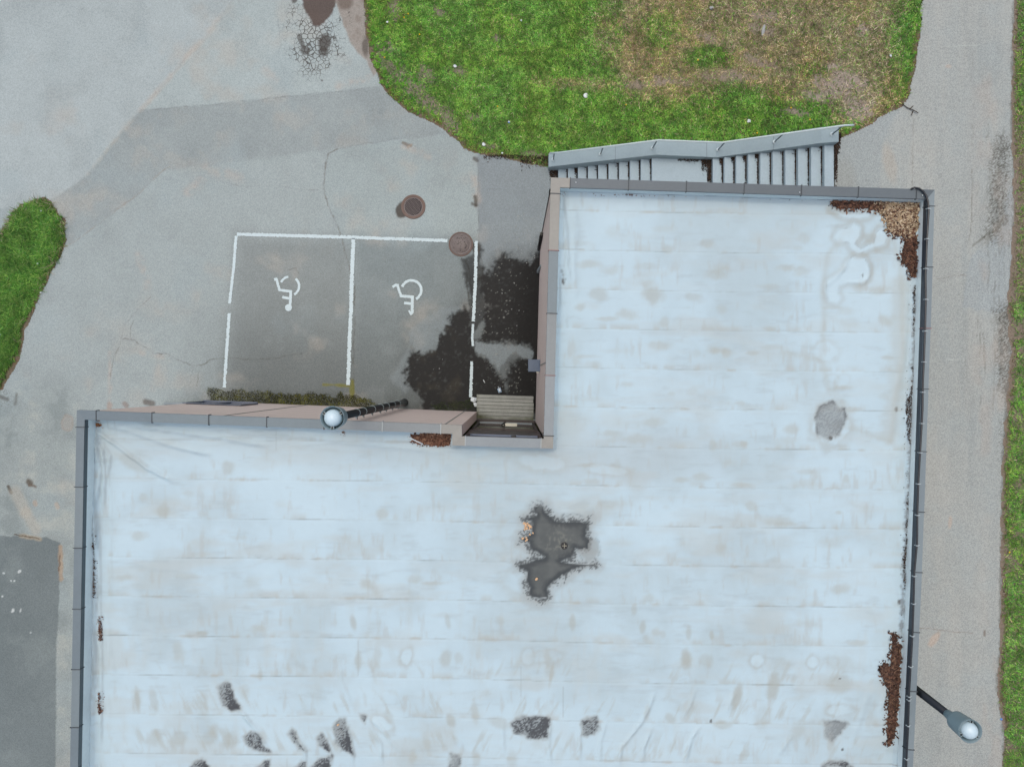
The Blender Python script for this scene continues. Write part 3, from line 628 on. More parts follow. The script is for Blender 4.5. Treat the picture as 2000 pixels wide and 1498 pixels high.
# outer walls: a thick shell; the recessed entrance front (segment 2) is glazed
nO = len(OUT)
WI = offset(OUT, .12)
mb = MB()
for i in range(nO):
    j = (i+1) % nO
    if i == 2: continue
    a, b, c, d = IN0[i], IN0[j], WI[j], WI[i]
    mb.hexa([(*a, -.3), (*b, -.3), (*c, -.3), (*d, -.3)], [(*a, 6.33), (*b, 6.33), (*c, 6.33), (*d, 6.33)])
mb.build('wall', m_wall, bld)
# sealant joints down the yard fronts
def on(i, t, off=0.0):
    a, b = Vector(IN0[i]), Vector(IN0[(i+1) % nO]); e = (b-a).normalized(); nn = Vector((-e.y, e.x)); p = a+(b-a)*t+nn*off; return p, e
for i, t in ((0, .955), (0, .36), (3, .30)):
    p, e = on(i, t, .001); q, _ = on(i, t, .012)
    mb = MB(); h = e*.012
    mb.hexa([(*(p-h), .02), (*(p+h), .02), (*(q+h), .02), (*(q-h), .02)], [(*(p-h), 6.25), (*(p+h), 6.25), (*(q+h), 6.25), (*(q-h), 6.25)]); mb.build('wall_joint', m_joint, bld)

# coping lengths, one sheet-metal piece each, with folded joints
def cmat(rgb, nm): return pmat(nm, rgb, .5, .0, var=((1.6, .06), (14, .05), (70, .03)), bump=.05, bscale=8, spec=.5)
CM = {k: cmat(v, 'coping_'+k) for k, v in dict(slate=(116, 129, 138), slate_b=(124, 136, 143), grey=(140, 145, 148), pale=(146, 152, 157), beige=(154, 151, 146), char=(100, 109, 116), char_b=(95, 104, 111), east=(132, 144, 151), east_b=(126, 138, 146)).items()}
M_INW = cmat((84, 96, 103), 'inner_face_grey'); M_INE = cmat((62, 70, 80), 'inner_face_dark')  # darker tones for the sheet over the coping's inner face
m_clip = pmat('joint_seam', (72, 78, 84), .6); m_rust = pmat('rusty_joint_seam', (150, 112, 112), .7); m_lite = pmat('pale_joint_seam', (178, 184, 186), .5)
def coping(i, cuts, mats, wid=.19, joint=None, first=0.0, last=1.0, inner=.13, outer=.10, jm=None):
    """segment i of the outline split at pixel-free fractions; each length is a part with its seam as a sub-part"""
    j = (i+1) % nO; A, B = Vector(OUT[i]), Vector(OUT[j]); a2, b2 = Vector(IN2[i]), Vector(IN2[j])
    wid = WID[i]; inner = INN[i]
    cs = [first]+list(cuts)+[last]
    for q in range(len(cs)-1):
        t0, t1 = cs[q], cs[q+1]; L = (B-A).length; g = .003/L
        t0g, t1g = t0+(g if q else 0), t1-(g if q < len(cs)-2 else 0)
        p0, p1 = A.lerp(B, t0g), A.lerp(B, t1g); e_ = (B-A).normalized(); nin = Vector((e_.y, -e_.x))*wid
        r0 = a2 if q == 0 else p0+nin; r1 = b2 if q == len(cs)-2 else p1+nin
        zt = PARX+.0015*((q*7+i*3) % 5); th = .004
        ins = lambda p, o, d: p+(o-p).normalized()*d
        prof = []
        for P_, R_ in ((p0, r0), (p1, r1)):
            prof.append([(*P_, zt-outer), (*P_, zt), (*R_, zt-.012), (*R_, zt-inner), (*ins(R_, P_, th), zt-inner), (*ins(R_, P_, th), zt-.012-th), (*ins(P_, R_, th), zt-th), (*ins(P_, R_, th), zt-outer)])
        vs = prof[0]+prof[1]; fs = [(m, (m+1) % 8, 8+(m+1) % 8, 8+m) for m in range(8)]+[tuple(range(7, -1, -1)), tuple(range(8, 16))]
        mb = MB().add(vs, fs); mt = mats[q % len(mats)] if q < len(mats) else mats[-1]
        o = mb.build('coping', CM[mt], bld)
        if inner > .1:
            fl_ = MB(); e3 = (B-A).normalized(); q0, q1 = p0+e3*.001, p1-e3*.001; n3_ = (r0-p0).normalized()*.003
            q0, q1 = r0+n3_, r1+n3_
            fl_.add([(*q0, zt-.014), (*q1, zt-.014), (*q1, zt-inner-.002), (*q0, zt-inner-.002)], [(0, 1, 2, 3)]).build('inner_face', M_INW if i == 11 else M_INE, o)
        if q < len(cs)-2 or joint == 'end':
            e = (B-A).normalized()*.008; P_ = A.lerp(B, t1); R_ = P_+nin; out = (P_-R_).normalized()
            P2 = P_+out*.016; R2 = R_-out*.016; sm = (jm or {}).get(q, m_clip); mbj = MB()
            zz = zt+.012
            mbj.hexa([(*(P2-e), zz-.011), (*(P2+e), zz-.011), (*(R2+e), zz-.022), (*(R2-e), zz-.022)][::-1], [(*(P2-e), zz), (*(P2+e), zz), (*(R2+e), zz-.012), (*(R2-e), zz-.012)][::-1])
            mbj.hexa([(*(P2-e), zt-outer-.01), (*(P2+e), zt-outer-.01), (*(P_+out*.002+e), zt-outer-.01), (*(P_+out*.002-e), zt-outer-.01)][::-1], [(*(P2-e), zz-.003), (*(P2+e), zz-.003), (*(P_+out*.002+e), zz-.003), (*(P_+out*.002-e), zz-.003)][::-1])
            mbj.hexa([(*(R_-out*.002-e), zt-inner-.01), (*(R_-out*.002+e), zt-inner-.01), (*(R2+e), zt-inner-.01), (*(R2-e), zt-inner-.01)][::-1], [(*(R_-out*.002-e), zz-.014), (*(R_-out*.002+e), zz-.014), (*(R2+e), zz-.014), (*(R2-e), zz-.014)][::-1])
            mbj.build('seam', sm, o)
def fr(i, px=None, py=None):
    j = (i+1) % nO; a, b = OUT[i], OUT[j]
    if px is not None: return ((px-CX)/sc_at(PARX)-a[0])/(b[0]-a[0])
    return ((CY-py)/sc_at(PARX)-a[1])/(b[1]-a[1])
coping(0, [fr(0, px=x) for x in (188, 297, 408, 521, 633, 747, 861)], ['slate', 'slate', 'slate_b', 'slate_b', 'slate_b', 'grey', 'grey', 'beige'], wid=.195, inner=.05, jm={5: m_lite, 6: m_lite})
coping(1, [], ['beige'], wid=.2, inner=.05)
coping(2, [fr(2, px=909), fr(2, px=1057)], ['beige', 'pale', 'beige'], wid=.2, inner=.05, jm={0: m_lite, 1: m_lite})
coping(3, [fr(3, py=y) for y in (851, 733, 612, 489, 378)], ['beige', 'pale', 'grey', 'slate_b', 'beige', 'beige'], wid=.20, inner=.05, jm={1: m_rust, 3: m_rust, 2: m_clip, 0: m_clip})
coping(4, [fr(4, px=x) for x in (1114, 1228, 1341, 1454, 1566, 1677, 1790)], ['beige', 'char', 'char', 'char_b', 'char_b', 'char', 'char', 'char'], wid=.2, inner=.05)
coping(5, [fr(5, py=y) for y in (403, 522)], ['east', 'east', 'east_b'], wid=.17)
coping(6, [fr(6, py=y) for y in (641.5, 760, 882, 1000, 1118)], ['east_b', 'east', 'east', 'east_b', 'east', 'east'], wid=.17, jm={0: m_rust})
coping(7, [fr(7, py=y) for y in (1235, 1350, 1464)], ['east', 'east_b', 'east', 'east_b'], wid=.17)
coping(8, [fr(8, py=1590)], ['east'], wid=.17)
coping(9, [.14*k for k in range(1, 7)], ['slate'], wid=.19)
coping(10, [.6], ['slate'], wid=.17)
coping(11, [fr(11, py=y) for y in (1420, 1307, 1189, 1070, 951, 834)], ['slate', 'slate_b', 'slate', 'slate', 'slate_b', 'slate', 'slate'], wid=.17)

# roof membrane
m_roof = attr_mat('roof_membrane', .62, ((5, .015), (60, .02)), wet=True, bump=.06, bscale=30, spec=.35)
m_up = pmat('membrane_upstand', (236, 245, 249), .6, var=((1.5, .04), (12, .04)), bump=.25, bscale=6)
RIN = offset2(OUT, [w_+.024 for w_ in WID])
rW = (196, 217, 230)
SEAM0 = 640.0
def seam_y(u, k): return SEAM0+76.6*k+.0165*(u-1090)+1.5*np.sin(u/170+k*1.7)
RIDGES = [  # pts, width px, height m
    ([(180, 835), (230, 870), (290, 915), (350, 945)], 3, .03), ([(190, 828), (260, 842), (330, 868), (420, 890)], 4, .025), ([(200, 826), (300, 836), (420, 852), (530, 872)], 4, .022),
    ([(178, 835), (190, 870), (198, 920), (190, 985)], 2.5, .03), ([(182, 840), (200, 880), (206, 930), (200, 1000)], 2, .03), ([(176, 850), (184, 920), (186, 1010), (190, 1090)], 2.5, .03),
    ([(190, 850), (215, 890), (210, 940)], 2, .025), ([(560, 842), (640, 858), (760, 872), (880, 884)], 5, .02), ([(400, 835), (520, 850), (700, 858), (860, 862)], 4, .02),
    ([(192, 1000), (194, 1150), (197, 1300), (196, 1460)], 2.2, .03), ([(205, 1180), (212, 1260), (222, 1330)], 4, .015),
    ([(1096, 372), (1102, 430), (1108, 500), (1112, 560)], 3, .03), ([(1094, 380), (1098, 470), (1100, 540)], 2.5, .03), ([(1112, 380), (1125, 440), (1118, 520), (1126, 590)], 5, .018),
    ([(1250, 380), (1255, 400), (1252, 415)], 5, .02), ([(1140, 375), (1200, 385), (1250, 388)], 6, .015),
    ([(440, 1345), (468, 1384), (490, 1410), (520, 1430)], 3, .03), ([(468, 1384), (500, 1425), (526, 1466)], 2.5, .035), ([(569, 1422), (596, 1464), (597, 1500)], 2.2, .04), ([(628, 1432), (644, 1468), (646, 1500)], 2.2, .04),
    ([(668, 1403), (682, 1430), (690, 1470), (686, 1500)], 2.2, .04), ([(712, 1395), (740, 1415), (775, 1460), (790, 1475)], 2.5, .03), ([(720, 1410), (742, 1450), (747, 1500)], 2.5, .03), ([(706, 1392), (716, 1388), (722, 1396)], 2, .03),
    ([(526, 1466), (524, 1500)], 2.2, .035), ([(660, 1285), (666, 1330), (690, 1385)], 3, .015), ([(618, 1325), (640, 1380)], 3, .012), ([(884, 1430), (900, 1455), (906, 1475)], 3, .02), ([(980, 1400), (984, 1480)], 3, .02),
    ([(1075, 1400), (1070, 1450), (1075, 1500)], 2.5, .025), ([(1134, 1400), (1130, 1500)], 2.5, .02), ([(1185, 1400), (1172, 1450), (1170, 1500)], 2.5, .02),
    ([(1282, 1340), (1262, 1390), (1252, 1410), (1212, 1460), (1208, 1500)], 3, .03), ([(1362, 1335), (1345, 1380), (1330, 1405)], 3, .02), ([(1275, 1410), (1256, 1460), (1252, 1500)], 3, .03), ([(1370, 1410), (1350, 1440), (1338, 1480), (1336, 1500)], 3, .03),
    ([(1440, 1340), (1412, 1400)], 4, .018), ([(1550, 1430), (1515, 1480)], 3, .02), ([(1700, 1340), (1680, 1400), (1660, 1450)], 5, .015), ([(1730, 1345), (1715, 1395)], 3, .02), ([(1735, 1355), (1718, 1390)], 3, .02),
    ([(1638, 559), (1656, 552), (1686, 553), (1697, 538), (1694, 515), (1680, 501)], 2.2, .02), ([(1614, 590), (1612, 560), (1634, 540), (1650, 522), (1660, 503)], 3, .018),
    ([(1765, 1150), (1757, 1230), (1754, 1290)], 2, .02), ([(1770, 560), (1764, 700), (1748, 780), (1740, 860)], 5, .015),
]
def rbase(x, y): return ROOFZ+np.maximum(.085*ss(5.0, 8.2, x), .11*ss(0, 3.6, y))
def px0r(x, y):
    s_ = F/(H-rbase(x, y)); return CX+x*s_, CY-y*s_
def ridge_h(u, v):
    h = np.zeros(len(u)); uu = u+1.5*fbm(u, v, 25, 101); vv = v+1.5*fbm(u, v, 25, 102)
    for P, wd, hh in RIDGES:
        xs_ = [p[0] for p in P]; ys_ = [p[1] for p in P]; k = (uu > min(xs_)-20) & (uu < max(xs_)+20) & (vv > min(ys_)-20) & (vv < max(ys_)+20)
        if k.any():
            d = dpl(uu[k], vv[k], P); e0 = np.minimum(np.hypot(uu[k]-xs_[0], vv[k]-ys_[0]), np.hypot(uu[k]-xs_[-1], vv[k]-ys_[-1]))
            h[k] += (1.7 if max(xs_) < 600 and max(ys_) < 1100 else .85)*hh*np.exp(-(d/(wd*1.25))**2)*ss(0, 30, e0)*(.55+.6*vn(uu[k]/14, vv[k]/14, 9))
    return h
def roof_z(x, y):
    u, v = px0r(x, y)
    z = rbase(x, y)+.012*fbm(u, v, 120, 103)+ridge_h(u, v)
    vs = ((v-SEAM0-.0165*(u-1090)-1.5*np.sin(u/170))/76.6); fy = vs-np.floor(vs)
    z += .005*ss(0, .04, fy)*(1-ss(.0, 1, fy))
    z += .004*fbm(u*.35, v, 20, 105)
    ed = sdp(x, y, RIN); z += .05*ss(.10, 0, ed); z += .012*fbm(u*1.0, v*.12, 7, 173)*ss(.55, .05, ed)*((u < 230) | (u > 1690) | ((v < 640) & (u < 1140)))+.010*fbm(u*.12, v, 7, 174)*ss(.6, .1, ed)*(v < 905)*(u < 1000)
    return z
PUD = [(940+x/5.76, 960+y/5.76) for x, y in [(610, 170), (700, 165), (725, 230), (800, 300), (850, 342), (1000, 345), (1190, 350), (1205, 330), (1175, 500), (1215, 530), (1200, 640), (1100, 655), (1060, 640), (1010, 740), (900, 785), (1060, 815), (1290, 822), (1120, 838), (1030, 860), (960, 920), (800, 1010), (735, 1085), (750, 1180), (690, 1230), (540, 1165), (560, 1080), (500, 1000), (520, 900), (390, 830), (560, 790), (715, 735), (560, 640), (545, 575), (450, 530), (570, 480), (570, 400), (575, 330), (500, 310), (620, 262), (590, 200)]]
ALG = [[(425, 1342), (436, 1332), (446, 1334), (468, 1382), (450, 1385), (432, 1372)], [(475, 1438), (490, 1428), (504, 1434), (526, 1467), (500, 1463), (480, 1452)], [(563, 1432), (572, 1424), (597, 1466), (583, 1462)],
       [(618, 1442), (627, 1432), (640, 1444), (643, 1465), (628, 1458)], [(652, 1420), (662, 1403), (672, 1404), (686, 1440), (690, 1472), (668, 1462), (655, 1450)], [(608, 1500), (625, 1482), (648, 1475), (642, 1500)], [(998, 1412), (1020, 1400), (1074, 1402), (1070, 1443), (1040, 1440), (1005, 1428)],
       [(1136, 1406), (1166, 1400), (1172, 1420), (1160, 1434), (1136, 1435)], [(1608, 1407), (1655, 1412), (1626, 1450), (1612, 1440)], [(1606, 1496), (1622, 1484), (1650, 1486), (1668, 1500)], [(498, 1500), (515, 1488), (524, 1485), (524, 1500)], [(370, 1500), (385, 1485), (402, 1484), (408, 1500)], [(575, 1500), (590, 1488), (597, 1486), (597, 1500)], [(880, 1472), (900, 1472), (896, 1500), (878, 1500)], [(706, 1396), (714, 1398), (713, 1412), (708, 1405)],
       [(1592, 815), (1600, 795), (1625, 785), (1648, 800), (1652, 820), (1640, 845), (1618, 860), (1597, 850)]]
r3 = np.random.default_rng(44)
SMUD = []
for row in range(-3, 12):
    for _ in range(13):
        ux = r3.uniform(230, 1740) if row > 3 else r3.uniform(1120, 1740)
        low = row > 7
        SMUD.append((ux, row, r3.uniform(.35, .97), r3.uniform(4, 13) if low else r3.uniform(6, 30), r3.uniform(8, 26) if low else r3.uniform(4, 12), (r3.uniform(-.35, .1) if ux < 900 else r3.uniform(-.1, .4)) if low else 0, r3.uniform(.2, .75)))
def roof_col(x, y):
    u, v = px0r(x, y)
    n1 = fbm(u, v, 220, 111); n2 = fbm(u, v, 60, 112); n3 = fbm(u, v, 14, 113); n4 = fbm(u, v, 4.5, 114, 3); nh = fbm(u*.3, v*1.4, 30, 115); nvv = fbm(u*1.5, v*.35, 30, 116)
    C = np.ones((len(x), 3))*alb(rW)
    C = mixc(C, alb((182, 198, 206)), .65*ss(-.25, .4, n1+.5*n2)); C = mixc(C, alb((190, 194, 192)), .4*ss(.05, .5, fbm(u*.6, v*1.6, 70, 172))); C = mixc(C, alb((190, 200, 204)), .35*ss(.05, .6, nh)); C = mixc(C, alb((194, 202, 204)), .3*ss(.1, .6, nvv)*ss(1100, 1250, v))
    C = mixc(C, alb((206, 226, 238)), .4*ss(.0, .6, -n1-.3*n2))
    C = mixc(C, alb((182, 192, 198)), .45*ss(1.3, .3, ell(u, v, 1190, 890, 260, 60)+.4*n2)); C = mixc(C, alb((182, 190, 193)), .5*ss(75, 10, dpl(u, v, [(200, 845), (880, 872)]))*(.7+.5*nh))
    C = mixc(C, alb((186, 196, 202)), .35*ss(45, 5, dpl(u, v, [(1110, 380), (1700, 395)])))
    # row by row grime
    b = (v-SEAM0-.0165*(u-1090)-1.5*np.sin(u/170))/76.6; row = np.floor(b); fy = b-row
    tone = np.sin(row*12.9+3)*.5+.5; C = mixc(C, alb((188, 206, 216)), .22*tone)
    C = mixc(C, alb((182, 184, 180)), .55*ss(.78, 1, fy)*ss(-.05, .55, fbm(u, v*.3, 26, 118)))
    for (ux, rw, fy0, rx, ry, an, q) in SMUD:
        vy = SEAM0+76.6*(rw+fy0)+.0165*(ux-1090); k = (np.abs(u-ux) < 45) & (np.abs(v-vy) < 45)
        if k.any(): C[k] = mixc(C[k], alb((178, 178, 170)), .62*q*ss(1.35, .35, ell(u[k], v[k], ux, vy, rx, ry, an)+.45*n3[k]))
    C = mixc(C, alb((182, 184, 182)), .38*ss(.2, .7, fbm(u*1.0, v*.22, 9, 181)+.5*n2)*ss(.0, .5, fy)); C = mixc(C, alb((176, 190, 198)), .35*ss(.15, .6, fbm(u*.22, v, 9, 182)+.4*n1))
    # seams
    for k in range(-4, 13):
        sy = seam_y(u, k) if False else SEAM0+76.6*k+.0165*(u-1090)+1.5*np.sin(u/170)
        d = np.abs(v-sy+.8*n3); m = np.exp(-(d/.9)**2)*(.12+.5*ss(-.2, .6, fbm(u+531.7*k, v*0+k*13.3, 55, 119)))
        m = np.clip(m*np.where(row > 5.5, 1.5, 1.15), 0, 1)*ss(190, 215, u)*ss(1778, 1755, u)
        C = mixc(C, alb((150, 160, 166)), m); C = mixc(C, alb((178, 172, 162)), .5*np.exp(-((d-1.2)/1.6)**2)*ss(.2, .6, fbm(u+311.3*k, v*0+k*7.7, 38, 120)))
    for (vx, a, b_) in [(539, 842, 880), (560, 1480, 1500), (1017, 1300, 1360), (1100, 1340, 1400), (700, 1250, 1320)]:
        C = mixc(C, alb((158, 168, 172)), .4*np.exp(-((u-vx)/.9)**2)*ss(a-2, a+2, v)*ss(b_+2, b_-2, v))
    # shading painted into the colour along creases and edge folds
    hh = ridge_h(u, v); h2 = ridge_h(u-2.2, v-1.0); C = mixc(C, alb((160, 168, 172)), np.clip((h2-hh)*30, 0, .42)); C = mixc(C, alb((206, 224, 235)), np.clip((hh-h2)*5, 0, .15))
    fo = fbm(u*1.0, v*.12, 7, 173); fo2 = fbm(u*.12, v, 7, 174); edd = sdp(x, y, RIN)
    C = mixc(C, alb((158, 168, 174)), .5*ss(.1, .55, fo)*ss(.5, .05, edd)*((u < 230) | ((v < 640) & (u < 1140)))); C = mixc(C, alb((160, 170, 176)), .45*ss(.1, .55, fo2)*ss(.6, .1, edd)*(v < 905)*(u < 900))
    zz_ = lambda L: [(1367+a/2.733, 117+b/2.733) for a, b in L]
    SQ = [zz_([(835, 1045), (880, 1060), (905, 1110), (895, 1170), (860, 1192), (790, 1188), (740, 1205), (735, 1250), (750, 1270), (730, 1297), (690, 1290), (672, 1240), (680, 1180), (730, 1150), (770, 1130), (780, 1090), (810, 1055)]),
          zz_([(835, 1035), (805, 1005), (792, 972), (740, 975), (716, 950), (738, 908), (800, 893), (822, 866), (856, 900), (852, 945), (828, 980), (860, 1008), (930, 975), (940, 925), (965, 902), (1004, 935), (985, 985), (905, 1012), (850, 1037)]),
          zz_([(700, 800), (760, 818), (830, 820), (900, 812), (930, 800), (900, 840), (830, 850), (760, 840)])]
    kq = (u > 1580) & (u < 1760) & (v > 390) & (v < 640)
    if kq.any():
        for P_ in SQ:
            sq = sdp(u[kq]+1.5*n3[kq], v[kq]+1.5*n4[kq], P_)+.8*n4[kq]; C[kq] = mixc(C[kq], alb((172, 174, 170)), .46*np.exp(-((sq+5.5)/5)**2)*(.6+.6*ss(-.4, .4, n2[kq]))); C[kq] = mixc(C[kq], alb((150, 158, 162)), .5*np.exp(-((sq+.6)/1.3)**2)*ss(-.1, .5, n3[kq])); C[kq] = mixc(C[kq], alb((204, 224, 236)), .6*ss(0, 3, sq))
    for P_, q_ in (([(1640, 470), (1615, 500), (1605, 560), (1610, 620), (1605, 700), (1620, 760)], .3), ([(1745, 470), (1760, 520), (1762, 600), (1760, 700), (1745, 780), (1740, 860)], .35), ([(1660, 830), (1700, 850), (1740, 862)], .3), ([(1540, 690), (1600, 700)], .3)):
        C = mixc(C, alb((178, 180, 174)), q_*np.exp(-(dpl(u+5*n2, v+5*n3, P_)/6)**2))
    # tide marks of former puddles
    wu = u+5*n2+2*n3; wv = v+5*fbm(u, v, 50, 121)+2*n4
    def tide(cx, cy, rx, ry, an=0, q=.5, fill=.35, wd=.16):
        nonlocal C
        e = ell(wu, wv, cx, cy, rx, ry, an)
        e = e+.30*fbm(u, v, 26, 170)+.10*n3; C = mixc(C, alb((202, 221, 232)), .7*fill*ss(1, .6, e)); C = mixc(C, alb((176, 178, 174)), .75*q*np.exp(-((e-1)/(wd*np.where(e > 1, 1.9, .8)))**2)*(.45+.75*ss(-.5, .4, fbm(u, v, 18, 171))))
    for t in [(1612, 686, 22, 20, 0, .4), (1622, 826, 36, 44, 0, .45, .1), (792, 1282, 13, 20, .2, .5), (1031, 1282, 12, 18, .1, .4), (1478, 1291, 15, 14, 0, .55, .8), (1586, 1291, 12, 14, 0, .45, .7), (1640, 1386, 26, 11, 0, .5, .6),
              (1190, 918, 44, 11, .03, .3, .5), (1060, 905, 50, 16, .1, .25, .5), (745, 1412, 22, 16, .6, .4, .7), (1068, 1282, 30, 12, 0, .3, -.0), (1020, 1140, 42, 24, .2, .3, 0), (1010, 1040, 34, 28, 0, .25, 0), (1330, 1350, 20, 30, .3, .2, 0), (1625, 745, 14, 14, 0, .25, 0), (1645, 745, 12, 14, 0, .25, 0)]: tide(*t)
    for e, q in [((1170, 575, 22, 14, 0), .4), ((1275, 577, 22, 16, .2), .5), ((1355, 580, 18, 9, 0), .35), ((1400, 537, 24, 10, 0), .35), ((445, 912, 14, 14, 0), .4), ((320, 998, 12, 16, 0), .35), ((1340, 1285, 12, 20, 0), .6), ((1380, 1290, 16, 14, 0), .3), ((1440, 1358, 9, 26, .25), .6), ((1510, 1340, 12, 26, .15), .6), ((880, 1405, 9, 14, -.5), .5), ((975, 1412, 24, 12, .3), .35), ((760, 1400, 10, 14, -.4), .3),
                 ((870, 1285, 12, 18, 0), .45), ((895, 1285, 9, 12, 0), .3), ((268, 1365, 6, 22, -.1), .5), ((300, 1365, 8, 26, -.2), .35), ((400, 1365, 8, 20, -.1), .25), ((350, 1440, 16, 16, -.6), .4), ((410, 1440, 18, 14, -.5), .35), ((450, 1445, 18, 16, -.5), .4), ((300, 1440, 22, 14, -.6), .35), ((395, 1236, 12, 5, 0), .6), ((930, 1480, 10, 20, 0), .35), ((1000, 1480, 12, 18, 0), .3), ((1560, 1425, 14, 20, .4), .3), ((1640, 1335, 28, 20, 0), .35),
                 ((260, 905, 40, 14, .55), .4), ((1410, 1415, 20, 8, 0), .4), ((1310, 1402, 12, 10, .5), .45), ((1525, 1300, 24, 16, 0), .25), ((1640, 1295, 40, 18, .2), .25), ((1255, 1225, 7, 14, .1), .45), ((1345, 1235, 6, 14, 0), .4), ((1390, 1240, 5, 9, 0), .5), ((1238, 1190, 6, 12, 0), .35), ((690, 1215, 7, 16, -.2), .5), ((700, 1290, 8, 20, 0), .45), ((875, 1215, 6, 16, -.2), .35), ((1118, 1215, 6, 16, 0), .4), ((1490, 1400, 16, 26, .2), .2)]:
        C = mixc(C, alb((172, 172, 164)), q*ss(1.3, .5, ell(u, v, *e)+.3*n3))
    dg = ss(.1, .55, fbm(u*1.0+.45*v*np.where(u < 900, -1, 1), v*.22, 11, 190))*ss(1270, 1330, v)*ss(.15, .5, fy)*ss(1.0, .8, fy)
    C = mixc(C, alb((176, 177, 170)), .42*dg)
    # algae in ponding folds
    for k, P in enumerate(ALG):
        xs_ = [p[0] for p in P]; ys_ = [p[1] for p in P]; kk = (u > min(xs_)-20) & (u < max(xs_)+20) & (v > min(ys_)-20) & (v < max(ys_)+20)
        if not kk.any(): continue
        s = sdp(u[kk], v[kk], P)+4.5*n3[kk]+2*n4[kk]; ins = ss(-2.5, 2.5, s); light = k in (13, 15, 8)
        core = ss(-.5, .6, .8*n4[kk]+.7*fbm(u[kk], v[kk], 18, 130+k)-(.35 if light else 0)); rim = np.exp(-((s-1)/2.2)**2)*ss(-.3, .3, n3[kk])
        C[kk] = mixc(C[kk], alb((168, 172, 172)), .6*ss(-7, 0, s)); wv_ = np.random.default_rng(k).random(int(kk.sum())); gx_ = (u[kk]-np.mean(xs_))/(max(xs_)-min(xs_)+1)+.5*(v[kk]-np.mean(ys_))/(max(ys_)-min(ys_)+1)
        dens = np.clip(.30+.85*gx_*(0 if k in (6, 7, 12, 15) else 1)+.45*fbm(u[kk], v[kk], 16, 150+k)+.35*n3[kk]+(.12 if k == 6 else 0), .05, .95); dens = dens*ss(-1, 5, s)+.25*(gx_ > .15); spk = ss(-.3, .3, dens-wv_*.85+.05)
        C[kk] = mixc(C[kk], alb((138, 144, 148)), ins*.4); C[kk] = mixc(C[kk], alb((62, 64, 70)), ins*np.clip(.15+.85*spk, 0, 1)*(.3 if light else .9)); C[kk] = mixc(C[kk], alb((64, 66, 72)), (.6 if light else .7)*rim*ss(-.35, .3, (gx_ if not light else 0*gx_)+.5*n3[kk]))
    # big ponding stain round the drain
    kk = (u > 940) & (u < 1240) & (v > 960) & (v < 1220)
    if kk.any():
        s = sdp(u[kk], v[kk], PUD)+3.2*n3[kk]+1.8*n4[kk]; C[kk] = mixc(C[kk], alb((168, 174, 176)), .75*ss(-26, -4, s+9*n2[kk]+4*n3[kk])); C[kk] = mixc(C[kk], alb((132, 138, 140)), .7*ss(-9, 0, s+5*n3[kk])); C[kk] = mixc(C[kk], alb((60, 66, 70)), .97*ss(-1.5, 1.5, s))
        C[kk] = mixc(C[kk], alb((102, 106, 106)), .85*ss(3, 14, s)*(.8+.3*n3[kk])); C[kk] = mixc(C[kk], alb((128, 130, 124)), .75*ss(-.2, .7, n4[kk]*1.1+.5*n3[kk])*ss(1.3, .2, ell(u[kk], v[kk], 1090, 1058, 38, 32)))
        C[kk] = mixc(C[kk], alb((70, 74, 78)), .75*ss(.2, .6, n4[kk]+.5*n3[kk])*ss(-9, -2, s)*ss(3, -2, s))
        wr_ = np.random.default_rng(5).random(int(kk.sum())); C[kk] = mixc(C[kk], alb((78, 83, 86)), .8*ss(-.12, .12, .75*ss(-14, -1, s+8*n3[kk]+6*n2[kk])-wr_-.13)*(s < 0))
        for P in ([(1112, 1099), (1150, 1101)], [(1132, 1077), (1150, 1080)], [(1044, 1167), (1052, 1169), (1066, 1167)]): C[kk] = mixc(C[kk], alb((184, 192, 196)), .8*np.exp(-(dpl(u[kk], v[kk], P)/1.3)**2))
        e = ell(u[kk], v[kk], 1150, 1072, 20, 21)+.45*n2[kk]+.25*n3[kk]; C[kk] = mixc(C[kk], alb((86, 92, 96)), .4*np.exp(-((e-1)/.15)**2)*ss(-.3, .3, n4[kk])); C[kk] = mixc(C[kk], alb((150, 154, 154)), .6*ss(1.05, .7, e)*(s < 1))
        for cc in ((1048, 988, 11, 10), (1113, 1008, 18, 6)):
            e = ell(u[kk], v[kk], *cc)+.5*n3[kk]+.3*n4[kk]; C[kk] = mixc(C[kk], alb((96, 102, 106)), .6*np.exp(-((e-1)/.25)**2)*ss(-.3, .4, n4[kk])); C[kk] = mixc(C[kk], alb((112, 118, 120)), .35*ss(1.2, .8, e)*ss(-.2, .3, n4[kk]))
    wet = np.zeros(len(x)); wet[kk] = ss(0, 6, sdp(u[kk], v[kk], PUD))*.12
    for cx, cy, rx, ry in [(1389, 1407, 2.5, 4), (1622, 856, 4, 5), (1640, 1325, 2, 1.5), (1645, 1463, 3, 3), (1750, 800, 3, 6), (1100, 550, 3, 6), (1756, 1175, 2, 5), (1684, 538, 1.3, 6)]:
        C = mixc(C, alb((84, 80, 76)), .8*ss(1.2, .7, ell(u, v, cx, cy, rx, ry)+.4*n4))
    # dark dirt along the foot of the east and west upstands
    ed = dpl(u, v, [(1785, 560), (1779, 800), (1770, 1000), (1762, 1150), (1758, 1240)]); C = mixc(C, alb((92, 78, 68)), .55*ss(5, 0, ed+5*n4+3*n3)); ed = dpl(u, v, [(184, 1030), (184, 1160)]); C = mixc(C, alb((90, 86, 84)), .75*ss(3.5, 0, ed+3*n4))
    C = mixc(C, alb((182, 184, 180)), .35*ss(30, 5, dpl(u, v, [(1760, 560), (1755, 760), (1735, 850)])+8*n3)); C = mixc(C, alb((96, 96, 96)), .5*ss(5, 0, dpl(u, v, [(1098, 530), (1102, 552)])+5*n4))
    C = mixc(C, alb((110, 114, 114)), .5*ss(.2, .6, n4)*ss(12, 2, dpl(u, v, [(1086, 850), (1090, 878)])))
    C *= (1+.012*n2+.012*n3)[:, None]
    return C, {'wet': wet}
